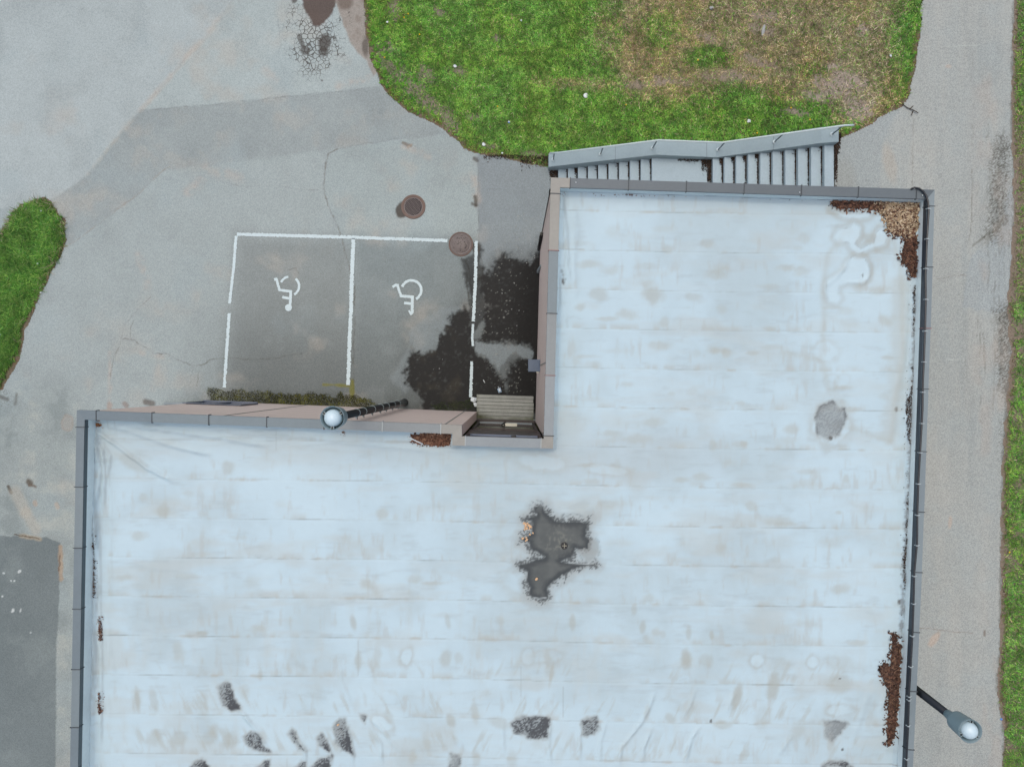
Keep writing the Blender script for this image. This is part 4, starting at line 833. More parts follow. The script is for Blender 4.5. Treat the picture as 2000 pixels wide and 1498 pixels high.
sheet('roof', np.arange(-9.2, 8.75, .026), np.arange(-11.45, 4.15, .026), lambda X, Y: sdp(X, Y, RIN) > -.03, roof_z, roof_col, m_roof, bld)
# upstand: membrane dressed up the inner side of the parapet
mb = MB()
IA = offset2(OUT, [w_+.002 for w_ in WID]); IB = offset2(OUT, [w_+.014 for w_ in WID])
for i in range(nO):
    j = (i+1) % nO; n_ = 24
    for q in range(n_):
        t0, t1 = q/n_, (q+1)/n_
        L = lambda P, t: (P[i][0]+(P[j][0]-P[i][0])*t, P[i][1]+(P[j][1]-P[i][1])*t)
        zt_ = 6.395-INN[i]+.004; mb.add([(*L(IA, t0), zt_), (*L(IA, t1), zt_), (*L(IB, t1), ROOFZ+.05), (*L(IB, t0), ROOFZ+.05), (*L(RIN, t1), ROOFZ-.03), (*L(RIN, t0), ROOFZ-.03)], [(0, 1, 2, 3), (3, 2, 4, 5)])
mb.build('upstand', m_up, bld)

# drain with cross grating
m_iron = pmat('cast_iron_dark', (58, 58, 58), .6, .0, var=((30, .2),)); m_black = pmat('black_rubber', (22, 23, 25), .4, var=((12, .1),)); m_ring = pmat('drain_ring', (150, 146, 132), .6)
dx_, dy_ = wp(1102, 1065, ROOFZ); dz = ROOFZ+.02
rd = empty('roof_drain', (dx_, dy_, dz)); rd.parent = bld
bpy.data.objects.remove(rd)
drn = MB().lathe([(.075, -.02), (.075, .012), (.055, .016), (.055, -.015)], (dx_, dy_, dz)).build('roof_drain', m_iron, bld)
MB().lathe([(.0, .0), (.055, .0)], (dx_, dy_, dz-.004)).build('drain_hole', m_black, drn)
c_ = MB(); c_.obox((dx_, dy_), 0, .108, .014, dz+.002, dz+.014); c_.obox((dx_, dy_+.031), math.pi/2, .046, .014, dz+.002, dz+.014); c_.obox((dx_, dy_-.031), math.pi/2, .046, .014, dz+.002, dz+.014); c_.build('grating', m_ring, drn)

# entrance front: floor-to-parapet glazing in dark frames
m_glass, nt, b = new_mat('dark_window_glass'); b.inputs['Base Color'].default_value = (.012, .014, .016, 1); b.inputs['Roughness'].default_value = .04; b.inputs['Specular IOR Level'].default_value = .9; b.inputs['IOR'].default_value = 1.6
nt.links.new(vary(nt, N(nt, 'ShaderNodeRGB').outputs[0], 3, .2), b.inputs['Base Color']); nt.nodes['RGB'].outputs[0].default_value = (.014, .016, .019, 1)
m_frame = pmat('dark_brown_frame', (64, 52, 58), .35, var=((14, .1),)); m_alu = pmat('aluminium_profile', (150, 162, 170), .35, .0, var=((20, .06),)); m_cream = pmat('cream_plastic', (226, 222, 208), .45); m_bluegl = pmat('blue_grey_sill', (118, 132, 160), .3)
A2, B2 = Vector(IN0[2]), Vector(IN0[3]); ex = (B2-A2).normalized(); en = Vector((-ex.y, ex.x)); LE = (B2-A2).length
def fp(u_, v_): p = A2+ex*u_+en*v_; return (p.x, p.y)
def fbox(mb, u0, u1, v0, v1, z0, z1): mb.hexa([(*fp(u0, v0), z0), (*fp(u1, v0), z0), (*fp(u1, v1), z0), (*fp(u0, v1), z0)], [(*fp(u0, v0), z1), (*fp(u1, v0), z1), (*fp(u1, v1), z1), (*fp(u0, v1), z1)])
ent = MB(); fbox(ent, .0, LE, -.14, -.09, 0, 6.3); gl = ent.build('glazing', m_glass, bld)
mb = MB(); fbox(mb, 0, LE, -.085, -.062, 3.25, 4.6); beam = mb.build('fascia', m_frame, bld)
mb = MB(); fbox(mb, .10, LE-.10, -.085, -.055, 4.603, 4.75); mb.build('sill', m_bluegl, beam)
for u0, u1 in ((.0, .06), (LE-.07, LE), (LE*.60, LE*.66)):
    mb = MB(); fbox(mb, u0, u1, -.085, -.055, 4.755, 6.28); mb.build('mullion', m_frame, bld)
m_brn = pmat('brown_panel', (112, 96, 88), .7)
for u0, u1 in ((.07, .24), (LE-.24, LE-.08)):
    mb = MB(); fbox(mb, u0, u1, -.086, -.05, 5.55, 6.27); mb.build('infill_panel', m_brn, bld)
door = MB(); fbox(door, .10, LE-.10, -.084, -.075, .12, 2.9); door = door.build('entrance_door', m_glass, bld)
for (u0, u1, z0, z1) in ((.06, .10, .1, 3.34), (LE-.10, LE-.05, .1, 3.34), (LE*.46, LE*.5, .1, 2.9), (.101, LE*.46-.001, 2.9, 3.0), (LE*.5+.001, LE-.101, 2.9, 3.0)):
    mb = MB(); fbox(mb, u0, u1, -.088, -.03, z0, z1); mb.build('door_frame', m_wdark, door)
mb = MB(); fbox(mb, .0, LE, -.074, .03, .02, .09); th_ = mb.build('threshold', m_wdark, door)
mb = MB(); fbox(mb, .0, LE, .031, .052, .02, .12); mb.build('kick_rail', m_alu, th_)
mb = MB(); fbox(mb, .10, LE-.10, -.0735, -.052, .104, .2); mb.build('kick_rail', m_alu, th_)
mb = MB(); fbox(mb, LE*.50, LE*.50+.32, -.03, .055, 2.05, 2.12); fbox(mb, LE*.50, LE*.50+.32, -.03, .03, 2.0, 2.045); cl = mb.build('door_closer', m_cream, door, .004)
mb = MB(); mb.lathe([(0, .06), (.03, .055), (.045, .02), (.045, -.05), (0, -.05)], (*fp(LE*.50-.06, .01), 2.1), 20); mb.build('sensor', m_black, cl)
mb = MB(); mb.lathe([(0, .016), (.012, .0)], (*fp(LE*.50-.055, .0), 2.165), 12); mb.build('sensor_lens', m_cream, cl)
# cable dangling by the inner corner
mb = MB(); pts = [(*fp(LE-.03, .03), 5.4), (*fp(LE-.05, .10), 5.9), (*fp(LE-.02, .14), 6.22), (*fp(LE+.01, .10), 6.24), (*fp(LE-.01, .03), 6.0), (*fp(LE-.01, .02), 4.2)]
pts = [(x, y-.0, z) for x, y, z in pts]; mb.tube(pts, .008, 6); mb.build('corner_cable', m_black, bld)

# low window in the yard front with a projecting dark-blue metal sill
m_navy = pmat('dark_blue_metal', (66, 82, 106), .3, .0, var=((6, .1),), spec=.8); m_gsheet = pmat('grey_sheet_metal', (142, 152, 158), .7)
def wall_pt(px, py_, z):      # distance along wall 0 for a photo column seen at height z
    X = (px-CX)/sc_at(z); a, b = Vector(IN0[0]), Vector(IN0[1]); return (X-a.x)/(b.x-a.x)*(b-a).length
a0, b0 = Vector(IN0[0]), Vector(IN0[1]); ew = (b0-a0).normalized(); ewn = Vector((-ew.y, ew.x))
def wbox(mb, u0, u1, v0, v1, z0, z1):
    P = [a0+ew*u0+ewn*v0, a0+ew*u1+ewn*v0, a0+ew*u1+ewn*v1, a0+ew*u0+ewn*v1]
    mb.hexa([(*p, z0) for p in P], [(*p, z1) for p in P])
u0, u1 = .12, 1.62
mb = MB(); wbox(mb, u0, u1, .002, .02, .85, 1.95); win = mb.build('window', m_glass, bld)
mb = MB(); wbox(mb, u0-.04, u1+.04, .002, .075, .76, .83); mb.build('sill', m_navy, win)
for q in ((u0-.05, u0, .83, 2.0), (u1, u1+.05, .83, 2.0), ((u0+u1)/2-.02, (u0+u1)/2+.02, .83, 2.0), (u0-.05, u1+.05, 2.0, 2.05)):
    mb = MB(); wbox(mb, q[0], q[1], .0215, .045, q[2], q[3]); mb.build('frame', m_navy, win)
x0_, y0_ = wp(322, 789); x1_, y1_ = wp(410, 784)
mb = MB(); mb.prism([wp(322, 789.5), wp(372, 790.0), wp(410, 789.0), wp(412, 785.5), wp(372, 785), wp(322, 785.5)], 0, .09)
tag(mb.build('kerb_stone', m_gsheet, None, .01), 'low grey slab on the asphalt at the corner of the pinkish wall', 'slab')

# wall lamp box, downpipe and cable cover on the tall wing
WX = lambda Y: OUT[3][0]+(OUT[4][0]-OUT[3][0])*(Y-OUT[3][1])/(OUT[4][1]-OUT[3][1])+.03
z_ = 2.6; s_ = sc_at(z_)
lx0, lx1 = (1031.5-CX)/s_, WX(.35)-.002; ly1, ly0 = (CY-702)/s_, (CY-726)/s_
lamp = empty('wall_lamp', ((lx0+lx1)/2, (ly0+ly1)/2, z_-.2)); tag(lamp, 'square blue-grey wall lamp projecting from the pinkish wall over the wet asphalt', 'wall lamp')
ox, oy, oz = lamp.location
m_lampb = pmat('blue_grey_enamel', (62, 88, 118), .35, var=((5, .08),), spec=.6)
MB().hexa([(lx0-ox+.03, ly0-oy+.02, .02), (lx1-ox, ly0-oy+.02, .0), (lx1-ox, ly1-oy-.02, 0), (lx0-ox+.03, ly1-oy-.02, .02)], [(lx0-ox, ly0-oy, .2), (lx1-ox, ly0-oy, .2), (lx1-ox, ly1-oy, .2), (lx0-ox, ly1-oy, .2)]).build('housing', m_lampb, lamp, .006)
MB().box(lx0-ox+.05, lx1-ox-.03, ly0-oy+.04, ly1-oy-.04, -.02, .018).build('lens', m_cream, lamp)
MB().box(lx1-ox-.10, lx1-ox-.03, ly0-oy-.03, ly0-oy-.001, .10, .16).build('bracket', m_cream, lamp)
yD = 3.92; pipe = empty('downpipe', (WX(yD)-.04, yD, 0)); tag(pipe, 'black drainpipe with a thin cable above it on the corner of the tall wing', 'drainpipe')
MB().tube([(0, 0, 0), (0, 0, .05), (0, 0, 2.25)], .05, 14).build('pipe', m_black, pipe)
MB().tube([(.0, 0, 2.2), (.0, .0, 6.0), (-.005, .02, 6.25), (.0, .06, 6.36)], .014, 8).build('cable', m_black, pipe)
for z in (.5, 1.8): MB().lathe([(.053, -.02), (.06, -.018), (.06, .018), (.053, .02)], (0, 0, z), 16).build('pipe_clamp', m_iron, pipe)
yC = (CY-532.5)/sc_at(.05); cov = MB().hexa([(WX(yC)-.08, yC-.02, .0), (WX(yC)-.001, yC-.02, 0), (WX(yC)-.001, yC+.08, 0), (WX(yC)-.08, yC+.08, 0)], [(WX(yC)-.02, yC-.02, 1.25), (WX(yC)-.001, yC-.02, 1.25), (WX(yC)-.001, yC+.04, 1.25), (WX(yC)-.02, yC+.04, 1.25)])
tag(cov.build('cable_cover', m_gsheet), 'slim grey metal cable cover at the foot of the tall wing wall', 'cable cover')

# ------------------------------------------------------------------ black cable clipped along the east parapet
m_cab = pmat('black_cable_sheath', (30, 34, 40), .3, var=((10, .1),), spec=.7); m_cclip = pmat('pale_cable_clip', (176, 186, 192), .5)
roof_cable = empty('roof_cable', (*OUT[5], PARX)); tag(roof_cable, 'black cable clipped along the parapet at the right edge of the roof', 'cable')
ZC = PARX+.035
cp = [(1780, 369.5), (1786, 366.8), (1795, 368.5), (1803, 374), (1809, 383), (1812.5, 395), (1813.5, 415)]
k_ = [(430, 1812.5), (470, 1810), (500, 1809), (522, 1808), (545, 1807.5), (585, 1808), (640, 1806.5), (700, 1804.5), (740, 1802.5), (760, 1802), (800, 1801.5), (880, 1797), (940, 1793.5), (1000, 1791.5), (1060, 1791), (1118, 1785.5), (1180, 1784), (1235, 1782), (1300, 1778.5), (1350, 1775.5), (1420, 1773.5), (1498, 1769.5), (1560, 1766), (1640, 1762)]
cp += [(x, y) for y, x in k_]
mb = MB(); mb.tube([(a-roof_cable.location[0], b_-roof_cable.location[1], ZC-PARX+(0 if k else -.01)) for k, (a, b_) in enumerate(wp(px, py, ZC) for px, py in cp)], .021, 8); mb.build('cable', m_cab, roof_cable)
cyp = [y for y, x in k_]; cxp = [x for y, x in k_]
for y in (408, 467, 525, 585, 647, 707, 766, 827, 884, 945, 1006, 1065, 1125, 1179, 1242, 1302, 1360, 1367, 1417, 1482, 1540):
    x = float(np.interp(y, cyp, cxp)) if y > 420 else 1813; X, Y = wp(x+2, y, ZC); mb = MB(); mb.obox((X-roof_cable.location[0], Y-roof_cable.location[1]), -.03, .11, .014, -.002, .012); mb.obox((X-.02-roof_cable.location[0], Y-roof_cable.location[1]), -.03, .05, .018, .012, .064); mb.build('cable_clip', m_cclip, roof_cable)

# ------------------------------------------------------------------ litter and leaf mould on the roof
m_lit = attr_mat('leaf_litter', .9, ((40, .15),), spec=.2)
def litter(polys, n, cols, label, L=(.014, .045), thick=.04, seed=1, seeds=None, name='leaf_litter', stray=.045):
    r = np.random.default_rng(seed); Vs = []; Cs = []; PX = []; PY = []
    for P in polys:
        xs_ = [p[0] for p in P]; ys_ = [p[1] for p in P]; A = (max(xs_)-min(xs_))*(max(ys_)-min(ys_)); m = int(n*A)
        u = r.uniform(min(xs_)-3, max(xs_)+3, m); v = r.uniform(min(ys_)-3, max(ys_)+3, m); s = sdp(u, v, P)+3.0*fbm(u, v, 10, 140)+1.5*fbm(u, v, 3.5, 141)
        k = s > np.where(r.random(m) < stray, -9.0, 0.0); PX.append(u[k]); PY.append(v[k])
    u = np.concatenate(PX); v = np.concatenate(PY); m = len(u); s_ = sc_at(ROOFZ+.03); x = (u-CX)/s_; y = (CY-v)/s_
    s_ = F/(H-rbase(x, y)-.02); x = (u-CX)/s_; y = (CY-v)/s_; kk = sdp(x, y, RIN) > .012; x, y, u, v = x[kk], y[kk], u[kk], v[kk]; m = len(x)
    z = roof_z(x, y)+.004+thick*r.random(m)**1.5; a = r.random(m)*6.283; l = L[0]+(L[1]-L[0])*r.random(m); w__ = l*(.25+.35*r.random(m)); t1 = r.normal(0, .3, m); t2 = r.normal(0, .4, m)
    dx, dy = np.cos(a), np.sin(a)
    V = np.stack([np.stack([x+dx*l*p-dy*w__*q, y+dy*l*p+dx*w__*q, z+t1*l*p+t2*w__*q], 1) for p, q in ((-1, -.6), (.2, -1), (1, 0), (.2, 1), (-1, .6))], 1).reshape(-1, 3)
    i = np.arange(m)[:, None]*5; Fc = np.concatenate([i+np.array([[0, 1, 4]]), i+np.array([[1, 3, 4]]), i+np.array([[1, 2, 3]])], 0)
    C = pick(r, m, cols)*(.7+.6*r.random(m))[:, None]
    if seeds:
        q = seeds(u, v)*(.5+.9*vn(u/6, v/6, 5)); k = r.random(m) < q; C[k] = pick(r, m, [(196, 174, 148), (176, 152, 124), (150, 126, 102), (210, 190, 166)])[k]
    return tag(np_mesh(name, V, Fc, np.repeat(np.clip(C, 0, 1), 5, 0), None, m_lit, False), label, 'leaf litter', kind='stuff')
BR = [(104, 80, 70), (84, 64, 58), (124, 96, 80), (70, 54, 50), (104, 74, 62)]
RED = [(128, 92, 76), (104, 72, 60), (150, 114, 94), (86, 62, 54), (114, 80, 66)]
litter([[(1622, 392), (1640, 389), (1700, 392), (1792, 396), (1788, 470), (1787, 520), (1786, 545), (1780, 540), (1777, 520), (1765, 512), (1762, 500), (1768, 480), (1765, 462), (1745, 458), (1735, 445), (1732, 430), (1715, 410), (1690, 406), (1640, 406), (1625, 400)]],
       1.35, BR+RED[:2], 'heap of brown leaf litter and pale seeds in the upper right roof corner', seed=21, seeds=lambda u, v: .75*ss(1690, 1740, u)*ss(475, 440, v))
litter([[(1794, 540), (1794, 700), (1790, 800), (1783, 960), (1775, 1100), (1770, 1220), (1762, 1220), (1765, 1160), (1763, 1100), (1772, 960), (1776, 890), (1771, 850), (1769, 790), (1777, 760), (1782, 700), (1783, 560)]], 1.1, [(74, 58, 50), (60, 50, 44), (90, 68, 54)], 'thin line of dark leaf mould along the foot of the right parapet', seed=22, L=(.008, .018), stray=.01)
litter([[(1743, 1236), (1748, 1238), (1752, 1262), (1758, 1250), (1756, 1300), (1753, 1350), (1750, 1400), (1744, 1436), (1738, 1455), (1733, 1450), (1735, 1400), (1737, 1345), (1728, 1335), (1726, 1322), (1720, 1318), (1719, 1304), (1724, 1297), (1735, 1297), (1738, 1312), (1741, 1290), (1744, 1262)]], 1.3, BR, 'long brown strip of leaf litter near the lower right parapet', seed=23)
litter([[(804, 851), (835, 847), (877, 848), (880, 868), (850, 869), (812, 864)]], 1.5, RED, 'reddish brown leaf litter heap in the roof corner by the entrance recess', seed=24)
litter([[(1160, 372), (1195, 374), (1235, 378), (1345, 380), (1240, 381), (1222, 382), (1212, 379), (1190, 376)]], 1.5, RED, 'thin reddish litter line under the upper left roof edge', seed=25, L=(.01, .02))
litter([[(1390, 380), (1410, 380.5), (1408, 382.5), (1392, 382)], [(1448, 381.5), (1488, 384), (1488, 386), (1450, 384)], [(1498, 384), (1525, 386), (1525, 388), (1498, 386)], [(1538, 386), (1607, 389), (1607, 391), (1540, 388.5)]], 2.0, RED, 'broken reddish litter line under the upper right roof edge', seed=26, L=(.008, .016))
litter([[(176, 823), (186, 824), (198, 829), (195, 833), (182, 829)]], 2.5, [(150, 100, 66), (170, 118, 78), (128, 84, 60)], 'small orange-brown litter tuft in the upper left roof corner', seed=27, L=(.01, .02))
litter([[(183, 1040), (187, 1036), (188, 1100), (186, 1160), (183, 1165), (181, 1100)]], 1.8, [(92, 72, 62), (74, 60, 54), (112, 84, 68)], 'upper thin streak of leaf mould at the left parapet', seed=28, L=(.008, .018))
litter([[(193, 1204), (196, 1204), (199, 1235), (199, 1249), (195, 1249)]], 2.2, RED[1:], 'middle thin streak of leaf mould at the left parapet', seed=29, L=(.008, .018))
litter([[(193, 1352), (195, 1352), (196, 1375), (200, 1388), (194, 1392), (191, 1380)]], 2.2, RED[1:], 'lowest thin streak of leaf mould at the left parapet', seed=30, L=(.008, .018))
litter([[(667, 843), (672, 842), (676, 845), (671, 848)]], 3, RED, 'tiny brown litter tuft on the roof below the black lamp post', seed=31, L=(.008, .016))
litter([[(1099, 371), (1102, 372), (1104, 379), (1101, 381), (1099, 377)]], 3, [(150, 96, 76), (130, 84, 66)], 'tiny brown litter tuft in the corner of the tall wing roof', seed=32, L=(.008, .016))

# pale stick, white box, pebbles at the drain stain
m_white = pmat('white_plastic', (232, 236, 240), .5, var=((20, .05),))
a_, b_ = wp(797, 853.5, ROOFZ+.06), wp(826, 867.5, ROOFZ+.06); mb = MB(); mb.tube([(*a_, ROOFZ+.06), ((a_[0]+b_[0])/2, (a_[1]+b_[1])/2, ROOFZ+.068), (*b_, ROOFZ+.05)], .013, 8); tag(mb.build('stick', m_white), 'white stick lying across the reddish leaf litter on the roof', 'stick')
X, Y = wp(1687, 1477, ROOFZ+.04); mb = MB(); mb.obox((X, Y), -.02, .15, .085, roof_z(np.array([X]), np.array([Y]))[0]-.006, ROOFZ+.06); tag(mb.build('plastic_block', m_white, None, .02), 'small white plastic block on the lower right of the roof', 'block')
m_peb = pmat('orange_pebble', (228, 186, 148), .6, var=((40, .15),))
r5 = np.random.default_rng(9); pp = None
pebs = [(1024, 1022), (1027, 1025), (1030, 1022), (1026, 1029), (1029, 1032), (1033, 1026), (1035, 1029), (1037, 1029), (1034, 1033), (1025, 1034), (1041, 1041), (1035, 1044), (1022, 1051), (1020, 1052), (1028, 1050), (1029, 1054), (1027, 1056), (1048, 1131), (660, 1415)]
plabs = {17: 'single orange pebble in the lower part of the dark drain stain', 18: 'single yellowish pebble in a black-stained fold at the bottom of the roof', 10: 'orange pebble at the left rim of the dark drain stain, lying alone'}
for k, (px, py) in enumerate(pebs):
    X, Y = wp(px, py, ROOFZ+.02); zz = roof_z(np.array([X]), np.array([Y]))[0]
    if pp is None:
        mb = MB(); prof = [(0, -.012), (.018, -.008), (.025, .002), (.02, .014), (.009, .021), (0, .023)]; mb.lathe(prof, (0, 0, 0), 10); o = pp = mb.build('pebble', m_peb)
    else: o = pp.copy(); COL.objects.link(o)
    o.location = (X, Y, zz+.008); o.rotation_euler = (r5.normal()*.3, r5.normal()*.3, r5.random()*6); s = .8+.6*r5.random(); o.scale = (s*1.15, s*.85, s*.8)
    tag(o, plabs.get(k, 'one of the small orange pebbles clustered left of the roof drain'), 'pebble', 'orange pebbles on the roof')

# ------------------------------------------------------------------ wooden deck at the entrance
m_wood = attr_mat('weathered_boards', .85, ((30, .14), (5, .12)), bump=.3)
zD = .14; s_ = sc_at(zD); bx0, bx1 = (931-CX)/s_, (1042-CX)/s_
deck = empty('wooden_deck', ((bx0+bx1)/2, (CY-795)/s_, 0)); tag(deck, 'small mossy grey wooden deck of boards in front of the glazed entrance', 'deck')
ys_ = np.linspace(770, 817.5, 8); r6 = np.random.default_rng(2); V = []; Fc = []; C = []
for k in range(7):
    n_ = 40; g = .006
    for q in range(n_+1):
        x = bx0+(bx1-bx0)*q/n_+(r6.normal()*.004 if q in (0, n_) else 0); 
        for w_i, (yy, zz) in enumerate(((ys_[k], zD-.03), (ys_[k], zD), ((ys_[k]+ys_[k+1])/2, zD), (ys_[k+1], zD), (ys_[k+1], zD-.03))):
            Y = (CY-yy-.0335*(( x-bx0)/(bx1-bx0))*111)/s_+(0 if w_i == 2 else (-g if w_i < 2 else g)); V.append((x-deck.location[0], Y-deck.location[1], zz))
            u = q/n_; t = (k+w_i/4.)/7; moss = max(0, (t-.35))*1.2*ss(.22, .0, u)+max(0, t-.82)*4.5+.35*ss(.86, 1, u)*(t > .3)+.35*ss(.06, 0, u)
            nn = float(fbm(np.array([x*60]), np.array([Y*60]), 12, 150+k)[0]); c = mixc(alb((168, 170, 166))[None]*(.9+.035*((k*37) % 5)+.12*nn), alb((84, 88, 60)), np.clip(np.array([moss*(.8+nn)+.25*max(0, nn)]), 0, .9)); C.append(c[0])
    b_ = k*(n_+1)*5
    for q in range(n_):
        for w_i in range(4): i = b_+q*5+w_i; Fc.append((i, i+1, i+6, i+5))
np_mesh('boards', np.array(V), np.array(Fc), np.clip(np.array(C), 0, 1), None, m_wood, False, deck)
mb = MB(); 
for x in (bx0+.06, (bx0+bx1)/2, bx1-.06): mb.box(x-.03-deck.location[0], x+.03-deck.location[0], -.33, .33, 0, zD-.032)
mb.build('bearers', m_wdark, deck)

# ------------------------------------------------------------------ manhole covers
m_rust_i = pmat('rusty_cast_iron', (118, 98, 91), .75, var=((12, .14), (70, .2)), bump=.5, bscale=60); m_rd = pmat('dark_iron_pattern', (58, 50, 52), .7, var=((40, .25),)); m_plate = pmat('brown_iron_plate', (122, 112, 110), .65, var=((9, .1), (60, .15)), bump=.3)
def manhole(px, py, R, label, grid):
    X, Y = wp(px, py, .02); e = empty('manhole_cover', (X, Y, .004)); tag(e, label, 'manhole cover')
    MB().lathe([(R*1.0, -.02), (R*.99, .012), (R*.96, .017), (R*.78 if grid else R*.90, .017), (R*.77 if grid else R*.885, .006)], (0, 0, 0), 56).build('frame_ring', m_rust_i, e)
    if grid:
        MB().lathe([(R*.775, .007), (0, .008)], (0, 0, 0), 56).build('lid', m_rd, e)
        mb = MB(); st = .046
        for i in range(-7, 8):
            for j in range(-7, 8):
                x, y = (i+.5*(j % 2))*st, j*st*.87; c, s = math.cos(.35), math.sin(.35); xx, yy = c*x-s*y, s*x+c*y
                if math.hypot(xx+.02, yy) < R*.68: mb.obox((xx, yy), .35+.785, .021, .021, .007, .017)
        mb.build('studs', m_plate, e)
        mb = MB(); mb.lathe([(R*.77, .011), (R*.70, .0115)], (0, 0, 0), 56); mb.build('inner_rim', m_plate, e)
    else:
        MB().lathe([(R*.875, .004), (R*.86, .016), (R*.75, .018), (R*.745, .013), (R*.72, .013), (R*.71, .019), (0, .021)], (0, 0, 0), 56).build('lid', m_plate, e)
        mb = MB(); r = np.random.default_rng(4)
        for _ in range(120):
            a, q = r.random()*6.28, R*.68*math.sqrt(r.random()); x, y = q*math.cos(a), q*math.sin(a)
            if vn(np.array([x*14]), np.array([y*14]), 3)[0] > .52: mb.obox((x, y), r.random()*3, .012+.03*r.random(), .010, .0185, .0225)
        mb.build('tar_marks', m_rd, e)
    return e
manhole(807, 404, .372, 'rusty round manhole cover with a dark studded centre above the parking bays', True)
manhole(900, 477, .375, 'plain brown round manhole cover at the upper right corner of the right bay', False)

# ------------------------------------------------------------------ lamp posts
m_post = pmat('black_painted_steel', (20, 25, 30), .28, var=((5, .15),), spec=.7); m_head = pmat('grey_lamp_metal', (126, 146, 156), .45, var=((5, .05),)); m_band = pmat('galvanised_band', (160, 174, 178), .4)
m_dome, nt, b = new_mat('opal_lamp_dome'); s = vary(nt, N(nt, 'ShaderNodeRGB').outputs[0], 4, .03); nt.nodes['RGB'].outputs[0].default_value = (*alb((210, 230, 243)), 1); nt.links.new(s, b.inputs['Base Color']); b.inputs['Roughness'].default_value = .38; b.inputs['Coat Weight'].default_value = .2
def lamp_post(X, Y, z0, zt, label, bands=(), rot=0.0, fl=None):
    e = empty('street_lamp', (X, Y, z0), rot); tag(e, label, 'street lamp', 'grey headed street lamps on black posts'); h = zt-z0
    MB().tube([(0, 0, 0), (0, 0, .04), (0, 0, .9), (0, 0, h-.66)], [.12, .10, .098, .075], 24).build('pole', m_post, e)
    hd = MB().lathe([(.0, h-.66), (.088, h-.66), (.09, h-.55), (.098, h-.48), (.165, h-.42), (.185, h-.40), (.19, h-.36), (.215, h-.04), (.222, h+.02), (.212, h+.02), (.19, h-.10), (.17, h-.20), (0, h-.22)], (0, 0, 0), 48).build('lamp_head', m_head, e)
    MB().lathe([(.0, h-.21), (.172, h-.205)], (0, 0, 0), 40).build('head_well', m_black, hd)
    MB().lathe([(.15, h-.20), (.158, h-.10), (.158, h-.03), (.150, h+.01), (.125, h+.05), (.085, h+.08), (.04, h+.095), (0, h+.10)], (0, 0, 0), 40).build('lamp_dome', m_dome, e)
    for k in range(3):
        a = math.radians(-90+120*k); mb = MB(); c = (math.cos(a)*.172, math.sin(a)*.172)
        mb.obox(c, a, .03, .03, h-.14, h+.005); mb.build('dome_latch', m_black, e)
        mb = MB()
        for s__ in (-.022, .022): mb.obox((c[0]-math.sin(a)*s__, c[1]+math.cos(a)*s__), a+s__*10, .055, .009, h-.05, h+.012)
        mb.build('latch_clip', m_band, e)
    for z in bands:
        rr = .098+(.075-.098)*max(0, z-.9)/(h-1.56); mb = MB(); mb.lathe([(rr+.001, z-.012), (rr+.008, z-.010), (rr+.008, z+.010), (rr+.001, z+.012)], (0, 0, 0), 28); o = mb.build('band', m_band, e)
        mb = MB(); mb.obox((0, -rr-.018), math.pi/2, .03, .03, z-.02, z+.02); mb.build('band_bolt', m_band, o)
        mb = MB(); mb.tube([(0.02, -rr, z), (0.02, -rr-.06, z)], .007, 6); mb.build('spike', m_black, o)
    return e
lamp_post(-3.307, -.715, .0, 8.24, 'street lamp whose banded black post stands against the pinkish yard wall', (1.28, 2.1, 3.0, 3.8, 4.76, 5.7, 6.34))
lamp_post(8.64, -6.66, 3.1, 7.78, 'street lamp with a plain black post beside the right parapet over the path', (), .9)

# ------------------------------------------------------------------ outdoor stairs
m_conc = pmat('blue_grey_concrete', (170, 187, 199), .85, var=((2.5, .06), (20, .05), (90, .08)), bump=.35); m_conc2 = pmat('side_wall_concrete', (156, 173, 183), .85, var=((2.0, .06), (18, .05), (90, .07)), bump=.3)
m_rail = pmat('grey_rail_steel', (196, 212, 220), .35, .0, var=((10, .06),), spec=.8); m_railp = pmat('dark_rail_post', (92, 108, 120), .4)
st = empty('staircase', (1.2, 5.3, 0)); tag(st, 'grey concrete outdoor staircase with a landing and a low side wall along the lawn', 'staircase')
def rel(P): return [(x-1.2, y-5.3, z) for x, y, z in P]
YB = lambda X: 4.26-.034*(X-.8)      # building side
xl = [1.36+(3.90-1.36)*k/9 for k in range(10)]; xu = [5.56+(8.03-5.56)*k/9 for k in range(10)]
def step(x0, x1, zt, zb, name='step', lip=.012):
    mb = MB(); P = [(x0-lip, YB(x0)), (x1-.004, YB(x1)), (x1-.004, STW(x1)-.002), (x0-lip, STW(x0)-.002)]
    mb.hexa(rel([(x, y, zb) for x, y in P]), rel([(x, y, zt) for x, y in P])); return mb.build(name, m_conc, st, .008)
RS = .155
for k in range(9): step(xl[k], xl[k+1], (k+1)*RS, max(-.1, (k-1)*RS))
step(xl[9], xu[0], 10*RS, 8*RS-.1, 'landing')
for k in range(10): step(xu[k], xu[k+1] if k < 9 else 8.27, (11+k)*RS, (9+k)*RS)
